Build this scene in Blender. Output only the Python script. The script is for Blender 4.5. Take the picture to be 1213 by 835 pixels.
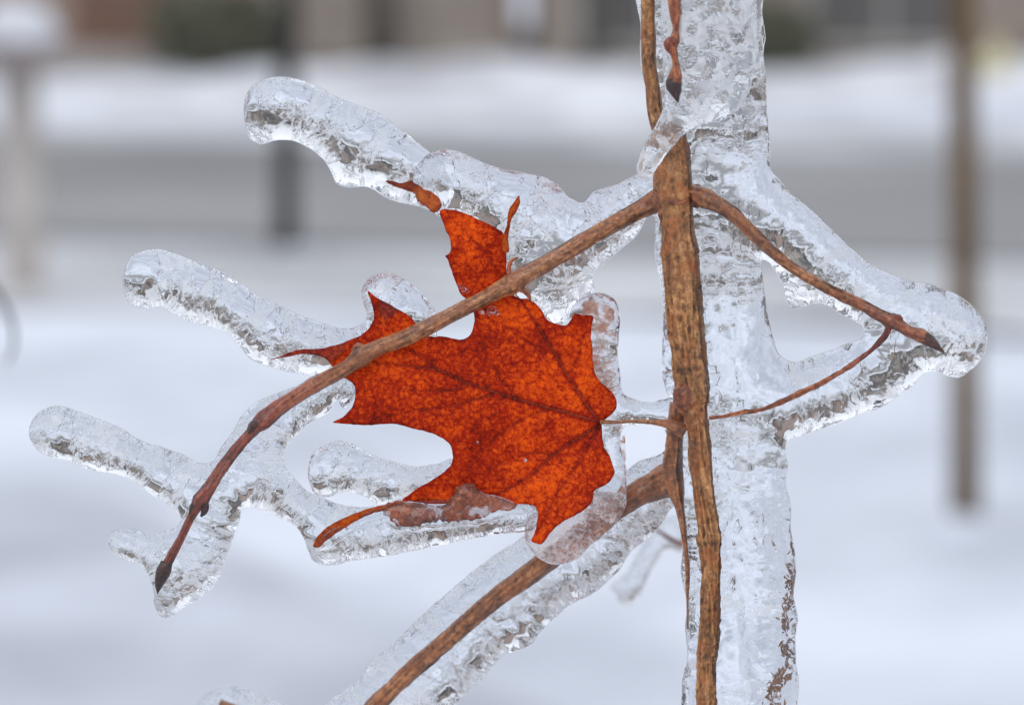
import bpy, math, random
import numpy as np
from mathutils import Vector, Matrix
from mathutils.geometry import delaunay_2d_cdt

random.seed(7)
rng = np.random.default_rng(7)
R = math.radians
scene = bpy.context.scene
for o in list(bpy.data.objects):
    bpy.data.objects.remove(o)
C = scene.collection

# ------------------------------------------------------------------ camera
CAM_H = 1.6
PITCH = 8.75
DIST = 0.8
cam_d = bpy.data.cameras.new("camera")
cam = bpy.data.objects.new("camera", cam_d)
C.objects.link(cam)
cam.location = (0, 0, CAM_H)
cam.rotation_euler = (R(90 - PITCH), 0, 0)
cam_d.sensor_width = 36
cam_d.lens = 100
cam_d.clip_start = 0.02
cam_d.clip_end = 1500
cam_d.dof.use_dof = True
cam_d.dof.aperture_fstop = 8.0
cam_d.dof.focus_distance = DIST - 0.007
scene.camera = cam
scene.render.resolution_x = 1024
scene.render.resolution_y = 704

# ------------------------------------------------------------------ sky
SUN_EL, SUN_AZ = 42, 205
world = bpy.data.worlds.new("World")
scene.world = world
world.use_nodes = True
wn = world.node_tree.nodes
wl = world.node_tree.links
wn.clear()
out = wn.new("ShaderNodeOutputWorld")
bg = wn.new("ShaderNodeBackground")
sky = wn.new("ShaderNodeTexSky")
sky.sky_type = 'NISHITA'
sky.sun_disc = False
sky.sun_elevation = R(SUN_EL)
sky.sun_rotation = R(SUN_AZ)
hs = wn.new("ShaderNodeHueSaturation")
hs.inputs['Saturation'].default_value = 0.35
mixc = wn.new("ShaderNodeMix")
mixc.data_type = 'RGBA'
mixc.inputs[0].default_value = 0.86
# closed grey-white cloud deck: an overcast sky is brighter overhead than at the horizon
wtc = wn.new("ShaderNodeTexCoord")
wsep = wn.new("ShaderNodeSeparateXYZ")
wl.new(wtc.outputs['Generated'], wsep.inputs[0])
wmr = wn.new("ShaderNodeMapRange")
wmr.inputs[1].default_value = 0.0
wmr.inputs[2].default_value = 1.0
wmr.inputs[3].default_value = 6.6
wmr.inputs[4].default_value = 15.5
wl.new(wsep.outputs['Z'], wmr.inputs[0])
wtint = wn.new("ShaderNodeVectorMath")
wtint.operation = 'SCALE'
wtint.inputs[0].default_value = (0.955, 0.99, 1.07)
wl.new(wmr.outputs[0], wtint.inputs['Scale'])
wl.new(wtint.outputs[0], mixc.inputs[7])
wl.new(sky.outputs[0], hs.inputs['Color'])
wl.new(hs.outputs[0], mixc.inputs[6])
wl.new(mixc.outputs[2], bg.inputs['Color'])
bg.inputs['Strength'].default_value = 0.1
wl.new(bg.outputs[0], out.inputs['Surface'])

# ------------------------------------------------------------------ sun (behind cloud)
sun_d = bpy.data.lights.new("sun", 'SUN')
sun_d.energy = 0.5
sun_d.angle = R(25)
sun_d.color = (1.0, 0.97, 0.93)
sun = bpy.data.objects.new("sun", sun_d)
C.objects.link(sun)
az = R(SUN_AZ)
sdir = Vector((math.sin(az) * math.cos(R(SUN_EL)), math.cos(az) * math.cos(R(SUN_EL)), math.sin(R(SUN_EL))))
sun.rotation_euler = sdir.to_track_quat('Z', 'Y').to_euler()

# ------------------------------------------------------------------ render settings
scene.view_settings.view_transform = 'Standard'
scene.view_settings.look = 'None'
scene.view_settings.exposure = 0.12
scene.view_settings.gamma = 1.0
cy = scene.cycles
cy.max_bounces = 24
cy.transmission_bounces = 24
cy.transparent_max_bounces = 8
cy.diffuse_bounces = 4
cy.glossy_bounces = 6
cy.caustics_reflective = False
cy.caustics_refractive = True
cy.sample_clamp_indirect = 6
cy.use_denoising = True
cy.blur_glossy = 0.0

# ================================================================== helpers
SUBJ = (cam.matrix_basis @ Matrix.Translation((0, 0, -DIST)))   # frame of the frozen branch
S = DIST * 0.36 / 1213.0                                        # metres per photo pixel at the branch


def to_local(V):
    """(x, y, z) in branch drawing units -> metres in the branch's frame"""
    V = np.asarray(V, float)
    z = V[:, 2] * S
    k = 1 - z / DIST
    return np.stack([(V[:, 0] - 606.5) * S * k, (417.5 - V[:, 1]) * S * k, z], 1)


def mesh_obj(name, V, F, mats, parent=None, label=None, smooth=True, midx=None, attrs=None):
    me = bpy.data.meshes.new(name)
    me.from_pydata([tuple(v) for v in V], [], [tuple(f) for f in F])
    if not isinstance(mats, (list, tuple)):
        mats = [mats]
    for m in mats:
        me.materials.append(m)
    if smooth:
        me.polygons.foreach_set('use_smooth', [True] * len(me.polygons))
    if midx is not None:
        me.polygons.foreach_set('material_index', midx)
    if attrs:
        for k, a in attrs.items():
            at = me.attributes.new(k, 'FLOAT', 'POINT')
            at.data.foreach_set('value', np.asarray(a, dtype=np.float32))
    me.update()
    o = bpy.data.objects.new(name, me)
    C.objects.link(o)
    if parent:
        o.parent = parent
    if label:
        o['label'] = label
    return o


def empty(name, label, cat, group=None, M=None, loc=(0, 0, 0), rz=0):
    o = bpy.data.objects.new(name, None)
    C.objects.link(o)
    o.empty_display_size = 0.05
    if M is not None:
        o.matrix_world = M
    else:
        o.location = loc
        o.rotation_euler = (0, 0, rz)
    o['label'] = label
    o['category'] = cat
    if group:
        o['group'] = group
    return o


# value noise -------------------------------------------------------
_T = rng.random((64, 64, 64))


def vnoise(x, y, z=0.0):
    x = np.asarray(x, float); y = np.asarray(y, float) + 0 * x; z = np.asarray(z, float) + 0 * x
    xi = np.floor(x).astype(int); yi = np.floor(y).astype(int); zi = np.floor(z).astype(int)
    fx, fy, fz = x - xi, y - yi, z - zi
    fx, fy, fz = [f * f * (3 - 2 * f) for f in (fx, fy, fz)]
    r = 0
    for a in (0, 1):
        for b in (0, 1):
            for c in (0, 1):
                w = (fx if a else 1 - fx) * (fy if b else 1 - fy) * (fz if c else 1 - fz)
                r = r + w * _T[(xi + a) % 64, (yi + b) % 64, (zi + c) % 64]
    return r * 2 - 1


def fbm(x, y, z=0.0, o=3):
    r, a = 0, 1.0
    for i in range(o):
        r = r + a * vnoise(np.asarray(x) * 2**i + 17.3 * i, np.asarray(y) * 2**i + 5.1 * i, np.asarray(z) * 2**i)
        a *= 0.5
    return r


# curves ------------------------------------------------------------
def catmull(P, step, closed=False):
    P = np.asarray(P, float)
    n = len(P)
    outp = []
    rngi = range(n) if closed else range(n - 1)
    for i in rngi:
        p1, p2 = P[i], P[(i + 1) % n]
        p0 = P[i - 1] if (closed or i > 0) else p1 * 2 - p2
        p3 = P[(i + 2) % n] if (closed or i + 2 < n) else p2 * 2 - p1
        L = np.linalg.norm((p2 - p1)[:2]) + 1e-9
        # centripetal-ish: reduce tangents of long/short mismatches
        l01 = np.linalg.norm((p1 - p0)[:2]) + 1e-9
        l23 = np.linalg.norm((p3 - p2)[:2]) + 1e-9
        m1 = L * ((p1 - p0) / l01 * L / (l01 + L) + (p2 - p1) / L * l01 / (l01 + L))
        m2 = L * ((p2 - p1) / L * l23 / (l23 + L) + (p3 - p2) / l23 * L / (l23 + L))
        k = max(1, int(round(L / step)))
        for j in range(k):
            t = j / k
            h = [2*t**3 - 3*t*t + 1, t**3 - 2*t*t + t, -2*t**3 + 3*t*t, t**3 - t*t]
            outp.append(h[0] * p1 + h[1] * m1 + h[2] * p2 + h[3] * m2)
    if not closed:
        outp.append(P[-1])
    return np.array(outp)


def inside(polys, X, Y):
    r = np.zeros(np.shape(X), bool)
    for P in polys:
        x1, y1 = P[:, 0], P[:, 1]
        x2, y2 = np.roll(x1, -1), np.roll(y1, -1)
        for a, b, c, d in zip(x1, y1, x2, y2):
            if b == d:
                continue
            m = ((b > Y) != (d > Y)) & (X < (c - a) * (Y - b) / (d - b) + a)
            r ^= m
    return r


def bdist(polys, X, Y):
    """distance to outlines (dense points)"""
    P = np.concatenate(polys)
    D = np.full(X.shape, 1e9)
    for i in range(0, len(P), 64):
        q = P[i:i + 64]
        d = ((X[..., None] - q[:, 0])**2 + (Y[..., None] - q[:, 1])**2).min(-1)
        D = np.minimum(D, d)
    return np.sqrt(D)


def poisson(polys, h=2.0):
    A = np.concatenate(polys)
    x0, y0 = A.min(0) - 3 * h
    x1, y1 = A.max(0) + 3 * h

    def grid(hh):
        xs = np.arange(x0, x1 + hh, hh); ys = np.arange(y0, y1 + hh, hh)
        X, Y = np.meshgrid(xs, ys)
        m = np.zeros(X.shape, bool)
        m = inside(polys, X, Y)
        m[0] = m[-1] = False; m[:, 0] = m[:, -1] = False
        return xs, ys, m
    u = None
    px = None
    for hh in (h * 8, h * 4, h * 2, h):
        xs, ys, m = grid(hh)
        if u is None:
            u = np.zeros(m.shape)
        else:
            u = bil(px, py, u, *np.meshgrid(xs, ys)) * m
        ry, rx = np.indices(m.shape)
        cb = ((ry + rx) % 2 == 0)
        w = 1.8
        for it in range(90):
            for par in (True, False):
                s = np.zeros_like(u)
                s[1:-1, 1:-1] = (u[:-2, 1:-1] + u[2:, 1:-1] + u[1:-1, :-2] + u[1:-1, 2:] + 2 * hh * hh) / 4
                sel = m & (cb == par)
                u[sel] += w * (s[sel] - u[sel])
        px, py = xs, ys
    return xs, ys, np.maximum(u, 0)


def bil(xs, ys, U, X, Y):
    h = xs[1] - xs[0]
    fx = np.clip((X - xs[0]) / h, 0, len(xs) - 1.001); fy = np.clip((Y - ys[0]) / h, 0, len(ys) - 1.001)
    i = fx.astype(int); j = fy.astype(int); a = fx - i; b = fy - j
    return (U[j, i] * (1-a) * (1-b) + U[j, i+1] * a * (1-b) + U[j+1, i] * (1-a) * b + U[j+1, i+1] * a * b)


def plan_mesh(polys, h, rings=(0.5, 1.3)):
    """2D triangulation: outlines, rings hugging them, then a jittered grid"""
    verts = []; edges = []
    for P in polys:
        n0 = len(verts)
        verts += [tuple(p) for p in P]
        edges += [(n0 + i, n0 + (i + 1) % len(P)) for i in range(len(P))]
    nb = len(verts)
    for d in rings:
        for P in polys:
            T = np.roll(P, -1, 0) - np.roll(P, 1, 0)
            T /= np.linalg.norm(T, axis=1)[:, None] + 1e-9
            N = np.stack([-T[:, 1], T[:, 0]], 1)
            for sgn in (1, -1):
                Q = P + N * d * sgn
                ok = inside(polys, Q[:, 0], Q[:, 1])
                Q = Q[ok]
                if len(Q):
                    D = bdist(polys, Q[:, 0], Q[:, 1])
                    verts += [tuple(q) for q in Q[D > d * 0.8]]
    A = np.concatenate(polys)
    x0, y0 = A.min(0); x1, y1 = A.max(0)
    X, Y = np.meshgrid(np.arange(x0, x1, h), np.arange(y0, y1, h * 0.87))
    X[1::2] += h / 2
    X = (X + (rng.random(X.shape) - .5) * h * 0.25).ravel(); Y = (Y + (rng.random(Y.shape) - .5) * h * 0.25).ravel()
    ok = inside(polys, X, Y); X = X[ok]; Y = Y[ok]
    D = bdist(polys, X, Y)
    ok = D > rings[-1] + h * 0.5
    verts += list(zip(X[ok], Y[ok]))
    r = delaunay_2d_cdt([Vector(v) for v in verts], edges, [], 0, 1e-4)
    V = np.array([tuple(v) for v in r[0]])
    T = np.array([t for t in r[2] if len(t) == 3])
    cen = V[T].mean(1)
    T = T[inside(polys, cen[:, 0], cen[:, 1])]
    used = np.unique(T)
    remap = -np.ones(len(V), int); remap[used] = np.arange(len(used))
    V = V[used]; T = remap[T]
    e = np.sort(np.concatenate([T[:, [0, 1]], T[:, [1, 2]], T[:, [2, 0]]]), 1)
    ue, cnt = np.unique(e, axis=0, return_counts=True)
    bnd = np.zeros(len(V), bool); bnd[ue[cnt == 1].ravel()] = True
    return V, T, bnd


def two_sheets(V, T, bnd, zf, zb):
    """closed solid: front sheet zf, back sheet zb, sharing the rim vertices"""
    n = len(V)
    # make CCW in (x, -y)
    a = V[T]
    ar = (a[:, 1, 0]-a[:, 0, 0])*(a[:, 2, 1]-a[:, 0, 1]) - (a[:, 1, 1]-a[:, 0, 1])*(a[:, 2, 0]-a[:, 0, 0])
    T = T.copy()
    fl = ar > 0            # y grows downward: positive area is clockwise seen from the front
    T[fl] = T[fl][:, ::-1]
    idx = np.arange(n); back = idx.copy()
    nb = ~bnd
    back[nb] = n + np.arange(nb.sum())
    F = [np.concatenate([V, zf[:, None]], 1), np.concatenate([V[nb], zb[nb][:, None]], 1)]
    W = np.concatenate(F)
    F1 = T; F2 = back[T][:, ::-1]
    return W, np.concatenate([F1, F2]), np.concatenate([np.zeros(len(F1), int), np.ones(len(F2), int)])


# ================================================================== materials
def mat(name):
    m = bpy.data.materials.new(name)
    m.use_nodes = True
    nt = m.node_tree
    nt.nodes.clear()
    o = nt.nodes.new("ShaderNodeOutputMaterial")
    return m, nt, o


def N(nt, t, **kw):
    n = nt.nodes.new(t)
    for k, v in kw.items():
        if k.startswith('i_'):
            kk = k[2:]
            n.inputs[int(kk) if kk.isdigit() else kk.replace('_', ' ')].default_value = v
        else:
            setattr(n, k, v)
    return n


def ramp(nt, stops, interp='LINEAR'):
    r = nt.nodes.new("ShaderNodeValToRGB")
    r.color_ramp.interpolation = interp
    el = r.color_ramp.elements
    while len(el) < len(stops):
        el.new(0.5)
    for e, (p, c) in zip(el, stops):
        e.position = p
        e.color = tuple(c) + (1,) if len(c) == 3 else c
    return r


def ice_mat(name, grain, smooth_amt, patch_lo, patch_hi, tint=(0.985, 0.992, 1.0), swell=0.25, cloud=0.0, rough=0.0, cscale=420.0, cbase=0.0, pscale=95.0, det=1.6, cth=(0.515, 0.55)):
    """clear ice: gentle swells everywhere, fine pitting in patches"""
    m, nt, o = mat(name)
    L = nt.links.new
    tc = N(nt, "ShaderNodeTexCoord")
    p = N(nt, "ShaderNodeTexNoise", i_Scale=pscale, i_Detail=4.0, i_Roughness=0.62)
    L(tc.outputs['Object'], p.inputs['Vector'])
    pr = N(nt, "ShaderNodeMapRange", i_1=patch_lo, i_2=patch_hi, i_3=smooth_amt, i_4=1.0)
    L(p.outputs['Fac'], pr.inputs[0])
    g1 = N(nt, "ShaderNodeTexNoise", i_Scale=460.0, i_Detail=det, i_Roughness=0.62, i_Distortion=0.8)
    L(tc.outputs['Object'], g1.inputs['Vector'])
    sw = N(nt, "ShaderNodeTexNoise", i_Scale=170.0, i_Detail=2.0)
    L(tc.outputs['Object'], sw.inputs['Vector'])
    b1 = N(nt, "ShaderNodeBump", i_Strength=1.0, i_Distance=0.0012 * swell)
    L(sw.outputs['Fac'], b1.inputs['Height'])
    mul = N(nt, "ShaderNodeMath", operation='MULTIPLY')
    L(g1.outputs['Fac'], mul.inputs[0]); L(pr.outputs[0], mul.inputs[1])
    b2 = N(nt, "ShaderNodeBump", i_Strength=1.0, i_Distance=0.0012 * grain)
    L(mul.outputs[0], b2.inputs['Height'])
    L(b1.outputs[0], b2.inputs['Normal'])
    gl = N(nt, "ShaderNodeBsdfGlass", i_IOR=1.31, i_Roughness=rough, i_Color=tint + (1,))
    L(b2.outputs[0], gl.inputs['Normal'])
    last = gl.outputs[0]
    if cloud > 0:
        # trapped air: milky flecks, mostly where the surface is pitted
        c = N(nt, "ShaderNodeTexNoise", i_Scale=cscale, i_Detail=4.0, i_Roughness=0.7, i_Distortion=1.2)
        L(tc.outputs['Object'], c.inputs['Vector'])
        c0 = N(nt, "ShaderNodeMapRange", i_1=cth[0], i_2=cth[1], i_3=cbase, i_4=cloud)
        L(c.outputs['Fac'], c0.inputs[0])
        cr = N(nt, "ShaderNodeMath", operation='MULTIPLY')
        L(c0.outputs[0], cr.inputs[0]); L(pr.outputs[0], cr.inputs[1])
        tr = N(nt, "ShaderNodeBsdfTranslucent", i_Color=(0.98, 0.985, 0.99, 1))
        df = N(nt, "ShaderNodeBsdfDiffuse", i_Color=(0.97, 0.975, 0.985, 1))
        md = N(nt, "ShaderNodeMixShader", i_0=0.5)
        L(tr.outputs[0], md.inputs[1]); L(df.outputs[0], md.inputs[2])
        mx = N(nt, "ShaderNodeMixShader")
        L(cr.outputs[0], mx.inputs[0]); L(last, mx.inputs[1]); L(md.outputs[0], mx.inputs[2])
        last = mx.outputs[0]
    L(last, o.inputs['Surface'])
    return m


ICE_F = ice_mat("ice_front", 0.05, 0.12, 0.50, 0.56, swell=0.10)
ICE_B = ice_mat("ice_back", 0.46, 0.02, 0.465, 0.49, swell=0.16, cloud=0.75, cscale=360.0, pscale=120.0, det=3.0, cth=(0.50, 0.53))
ICE_CF = ice_mat("ice_column_front", 0.06, 0.15, 0.48, 0.58, swell=0.14)
ICE_CB = ice_mat("ice_column_back", 0.40, 0.05, 0.50, 0.56, swell=0.22, cloud=0.9, cscale=260.0, pscale=40.0)
ICE_BF = ice_mat("ice_bulb_front", 0.25, 0.8, 0.40, 0.55, swell=0.3, cloud=0.35, cscale=380.0, tint=(1.0, 0.965, 0.955))
ICE_BB = ice_mat("ice_bulb_back", 0.8, 0.8, 0.40, 0.55, swell=0.4, cloud=0.8, cscale=300.0, cbase=0.3, tint=(1.0, 0.95, 0.94))
ICE_MF = ice_mat("ice_milky_front", 0.10, 0.6, 0.40, 0.55, swell=0.2, cloud=0.6, cscale=110.0, cbase=0.05)
ICE_MB = ice_mat("ice_milky_back", 0.5, 0.6, 0.40, 0.55, swell=0.30, cloud=0.95, cscale=130.0, cbase=0.2)


def bark_mat(name, dark, mid, light, rough=0.45, coat=0.35, warm=(0.36, 0.10, 0.02), k=0.22, pits=0.35):
    m, nt, o = mat(name)
    L = nt.links.new
    tc = N(nt, "ShaderNodeTexCoord")
    a = N(nt, "ShaderNodeAttribute", attribute_name='furrow')
    red = N(nt, "ShaderNodeAttribute", attribute_name='red')
    n1 = N(nt, "ShaderNodeTexNoise", i_Scale=520.0, i_Detail=5.0, i_Roughness=0.7, i_Distortion=0.5)
    n2 = N(nt, "ShaderNodeTexNoise", i_Scale=75.0, i_Detail=4.0)
    n3 = N(nt, "ShaderNodeTexNoise", i_Scale=150.0, i_Detail=3.0, i_Roughness=0.6)
    for n in (n1, n2, n3):
        L(tc.outputs['Object'], n.inputs['Vector'])
    add = N(nt, "ShaderNodeMath", operation='MULTIPLY_ADD', i_1=k, i_2=0.0)
    L(a.outputs['Fac'], add.inputs[0]); L(n1.outputs['Fac'], add.inputs[2])
    add2 = N(nt, "ShaderNodeMath", operation='MULTIPLY_ADD', i_1=0.5)
    L(n2.outputs['Fac'], add2.inputs[0]); L(add.outputs[0], add2.inputs[2])
    mr = N(nt, "ShaderNodeMapRange", i_1=0.42, i_2=1.12)
    L(add2.outputs[0], mr.inputs[0])
    r = ramp(nt, [(0.0, dark), (0.30, [c * .6 for c in mid]), (0.48, mid), (0.74, light), (1.0, [min(1, c * 1.3) for c in light])])
    L(mr.outputs[0], r.inputs[0])
    # rust-coloured patches
    wf = N(nt, "ShaderNodeMapRange", i_1=0.50, i_2=0.62, i_3=0.0, i_4=0.65)
    L(n3.outputs['Fac'], wf.inputs[0])
    wm = N(nt, "ShaderNodeMix", data_type='RGBA', blend_type='MIX')
    wm.inputs[7].default_value = tuple(warm) + (1,)
    L(wf.outputs[0], wm.inputs[0]); L(r.outputs[0], wm.inputs[6])
    # reddish young bark towards the tip
    rm = ramp(nt, [(0.0, (0.03, 0.005, 0.003)), (0.5, (0.20, 0.030, 0.014)), (1.0, (0.42, 0.10, 0.045))])
    L(mr.outputs[0], rm.inputs[0])
    mm = N(nt, "ShaderNodeMix", data_type='RGBA')
    L(red.outputs['Fac'], mm.inputs[0]); L(wm.outputs[2], mm.inputs[6]); L(rm.outputs[0], mm.inputs[7])
    vo = N(nt, "ShaderNodeTexVoronoi", i_Scale=560.0)
    mp = N(nt, "ShaderNodeMapping")
    mp.inputs['Scale'].default_value = (1, .45, 1)
    L(tc.outputs['Object'], mp.inputs[0]); L(mp.outputs[0], vo.inputs['Vector'])
    pit = N(nt, "ShaderNodeMapRange", i_1=0.10, i_2=0.34, i_3=0.30, i_4=1.0)
    L(vo.outputs['Distance'], pit.inputs[0])
    pm = N(nt, "ShaderNodeMix", data_type='RGBA', blend_type='MULTIPLY')
    pm.inputs[0].default_value = pits
    L(mm.outputs[2], pm.inputs[6]); L(pit.outputs[0], pm.inputs[7])
    b0 = N(nt, "ShaderNodeBump", i_Strength=1.0, i_Distance=0.0006 * pits)
    L(pit.outputs[0], b0.inputs['Height'])
    b = N(nt, "ShaderNodeBump", i_Strength=1.0, i_Distance=0.0012)
    L(n1.outputs['Fac'], b.inputs['Height']); L(b0.outputs[0], b.inputs['Normal'])
    p = N(nt, "ShaderNodeBsdfPrincipled", i_Roughness=rough)
    p.inputs['Coat Weight'].default_value = coat
    p.inputs['Coat Roughness'].default_value = 0.12
    L(pm.outputs[2], p.inputs['Base Color'])
    L(b.outputs[0], p.inputs['Normal'])
    L(p.outputs[0], o.inputs['Surface'])
    return m


BARK = bark_mat("bark_old", (0.040, 0.014, 0.005), (0.32, 0.13, 0.04), (0.56, 0.27, 0.10), k=0.16, rough=0.55, coat=0.2, pits=0.85)
BARK_Y = bark_mat("bark_young", (0.06, 0.016, 0.006), (0.27, 0.088, 0.024), (0.50, 0.205, 0.070), k=.18, pits=.55, coat=.5, warm=(0.30, 0.08, 0.02))
BARK_R = bark_mat("bark_red", (0.035, 0.006, 0.004), (0.20, 0.035, 0.014), (0.42, 0.085, 0.03), warm=(0.28, 0.05, 0.015))
BARK_O = bark_mat("bark_orange", (0.06, 0.010, 0.004), (0.30, 0.070, 0.018), (0.48, 0.16, 0.05), warm=(0.34, 0.045, 0.012))
BUD = bark_mat("bud_scale", (0.008, 0.003, 0.002), (0.035, 0.012, 0.008), (0.10, 0.03, 0.015), warm=(0.05, 0.012, 0.007))
STEM_REFL = bark_mat("stem_reflection", (0.12, 0.05, 0.03), (0.34, 0.19, 0.12), (0.5, 0.32, 0.22), warm=(0.38, 0.2, 0.12))  # stem's mirrored brown, put into the colour of small flakes
NODE = bark_mat("node_bark", (0.05, 0.012, 0.005), (0.26, 0.07, 0.022), (0.42, 0.17, 0.07), warm=(0.34, 0.06, 0.015))


def leaf_mat(name, c0, c1, c2, transl=0.35, coat=0.04, gaps=None):
    m, nt, o = mat(name)
    L = nt.links.new
    tc = N(nt, "ShaderNodeTexCoord")
    n1 = N(nt, "ShaderNodeTexNoise", i_Scale=820.0, i_Detail=4.0, i_Roughness=0.8)
    n2 = N(nt, "ShaderNodeTexNoise", i_Scale=75.0, i_Detail=3.0, i_Roughness=0.6)
    n3 = N(nt, "ShaderNodeTexVoronoi", i_Scale=900.0)
    for n in (n1, n2, n3):
        L(tc.outputs['Object'], n.inputs['Vector'])
    m1 = N(nt, "ShaderNodeMath", operation='MULTIPLY_ADD', i_1=0.62)
    L(n2.outputs['Fac'], m1.inputs[0]); L(n1.outputs['Fac'], m1.inputs[2])
    mr = N(nt, "ShaderNodeMapRange", i_1=0.46, i_2=1.10)
    L(m1.outputs[0], mr.inputs[0])
    a = N(nt, "ShaderNodeAttribute", attribute_name='vein')
    net = N(nt, "ShaderNodeTexVoronoi", i_Scale=330.0, feature='DISTANCE_TO_EDGE')
    L(tc.outputs['Object'], net.inputs['Vector'])
    nr = N(nt, "ShaderNodeMapRange", i_1=0.0, i_2=0.09, i_3=-0.16, i_4=0.0)
    L(net.outputs['Distance'], nr.inputs[0])
    ad = N(nt, "ShaderNodeMath", operation='ADD')
    L(mr.outputs[0], ad.inputs[0]); L(nr.outputs[0], ad.inputs[1])
    sub = N(nt, "ShaderNodeMath", operation='SUBTRACT')
    L(ad.outputs[0], sub.inputs[0]); L(a.outputs['Fac'], sub.inputs[1])
    r = ramp(nt, [(0.0, c0), (0.45, c1), (0.8, c2), (1.0, [min(1, c * 1.3) for c in c2])])
    L(sub.outputs[0], r.inputs[0])
    b = N(nt, "ShaderNodeBump", i_Strength=0.6, i_Distance=0.0003)
    L(n3.outputs['Distance'], b.inputs['Height'])
    b2 = N(nt, "ShaderNodeBump", i_Strength=0.5, i_Distance=0.0012)
    L(n1.outputs['Fac'], b2.inputs['Height']); L(b.outputs[0], b2.inputs['Normal'])
    p = N(nt, "ShaderNodeBsdfPrincipled", i_Roughness=0.55)
    p.inputs['Specular IOR Level'].default_value = 0.18
    p.inputs['Coat Weight'].default_value = coat
    p.inputs['Coat Roughness'].default_value = 0.15
    L(r.outputs[0], p.inputs['Base Color']); L(b2.outputs[0], p.inputs['Normal'])
    t = N(nt, "ShaderNodeBsdfTranslucent")
    g = N(nt, "ShaderNodeGamma", i_Gamma=0.9)
    L(r.outputs[0], g.inputs[0]); L(g.outputs[0], t.inputs['Color'])
    mx = N(nt, "ShaderNodeMixShader", i_0=transl)
    L(p.outputs[0], mx.inputs[1]); L(t.outputs[0], mx.inputs[2])
    last = mx.outputs[0]
    if gaps:
        gn = N(nt, "ShaderNodeTexNoise", i_Scale=190.0, i_Detail=5.0, i_Roughness=0.7, i_Distortion=0.6)
        L(tc.outputs['Object'], gn.inputs['Vector'])
        gr = N(nt, "ShaderNodeMapRange", i_1=gaps[0], i_2=gaps[1], i_3=0.0, i_4=gaps[2])
        L(gn.outputs['Fac'], gr.inputs[0])
        tp = N(nt, "ShaderNodeBsdfTransparent")
        m2 = N(nt, "ShaderNodeMixShader")
        L(gr.outputs[0], m2.inputs[0]); L(last, m2.inputs[1]); L(tp.outputs[0], m2.inputs[2])
        last = m2.outputs[0]
    L(last, o.inputs['Surface'])
    return m


LEAF = leaf_mat("leaf_blade", (0.09, 0.004, 0.002), (0.55, 0.027, 0.001), (1.0, 0.165, 0.005), 0.49)
LEAF_BR = leaf_mat("leaf_underside", (0.09, 0.012, 0.006), (0.42, 0.085, 0.026), (0.66, 0.24, 0.11), 0.3, coat=0.7, gaps=(.52, .60, .75))
LEAF_PK = leaf_mat("leaf_margin_pale", (0.45, 0.22, 0.15), (0.72, 0.45, 0.35), (0.85, 0.66, 0.58), 0.6, gaps=(.40, .54, .9))
LEAF_OR = leaf_mat("leaf_curl", (0.20, 0.02, 0.004), (0.55, 0.08, 0.006), (0.80, 0.22, 0.015), 0.3)
VEIN = leaf_mat("leaf_vein", (0.10, 0.010, 0.005), (0.24, 0.026, 0.010), (0.34, 0.055, 0.018), 0.2)


def simple(name, col, rough=0.7, var=0.25, scale=2.0, bump=0.0, spec=0.3, detail=4.0):
    m, nt, o = mat(name)
    L = nt.links.new
    tc = N(nt, "ShaderNodeTexCoord")
    n = N(nt, "ShaderNodeTexNoise", i_Scale=scale, i_Detail=detail)
    L(tc.outputs['Object'], n.inputs['Vector'])
    r = ramp(nt, [(0.3, [c * (1 - var) for c in col]), (0.7, [min(1, c * (1 + var)) for c in col])])
    L(n.outputs['Fac'], r.inputs[0])
    p = N(nt, "ShaderNodeBsdfPrincipled", i_Roughness=rough)
    p.inputs['Specular IOR Level'].default_value = spec
    L(r.outputs[0], p.inputs['Base Color'])
    if bump:
        b = N(nt, "ShaderNodeBump", i_Strength=0.7, i_Distance=bump)
        L(n.outputs['Fac'], b.inputs['Height']); L(b.outputs[0], p.inputs['Normal'])
    L(p.outputs[0], o.inputs['Surface'])
    return m


# ================================================================== the street (far, out of focus)
def snow_mat(name, c1, c2, sc, lo=0.4, hi=0.65, stretch=(1, 1, 1)):
    m, nt, o = mat(name)
    L = nt.links.new
    tc = N(nt, "ShaderNodeTexCoord")
    n = N(nt, "ShaderNodeTexNoise", i_Scale=sc, i_Detail=5.0, i_Roughness=0.55)
    mp = N(nt, "ShaderNodeMapping")
    mp.inputs['Scale'].default_value = stretch
    L(tc.outputs['Object'], mp.inputs[0]); L(mp.outputs[0], n.inputs['Vector'])
    r = ramp(nt, [(lo, c1), (hi, c2)])
    L(n.outputs['Fac'], r.inputs[0])
    n2 = N(nt, "ShaderNodeTexNoise", i_Scale=14.0, i_Detail=6.0)
    L(tc.outputs['Object'], n2.inputs['Vector'])
    b = N(nt, "ShaderNodeBump", i_Strength=0.6, i_Distance=0.03)
    L(n2.outputs['Fac'], b.inputs['Height'])
    p = N(nt, "ShaderNodeBsdfPrincipled", i_Roughness=0.75)
    p.inputs['Specular IOR Level'].default_value = 0.25
    L(r.outputs[0], p.inputs['Base Color']); L(b.outputs[0], p.inputs['Normal'])
    L(p.outputs[0], o.inputs['Surface'])
    return m


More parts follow.
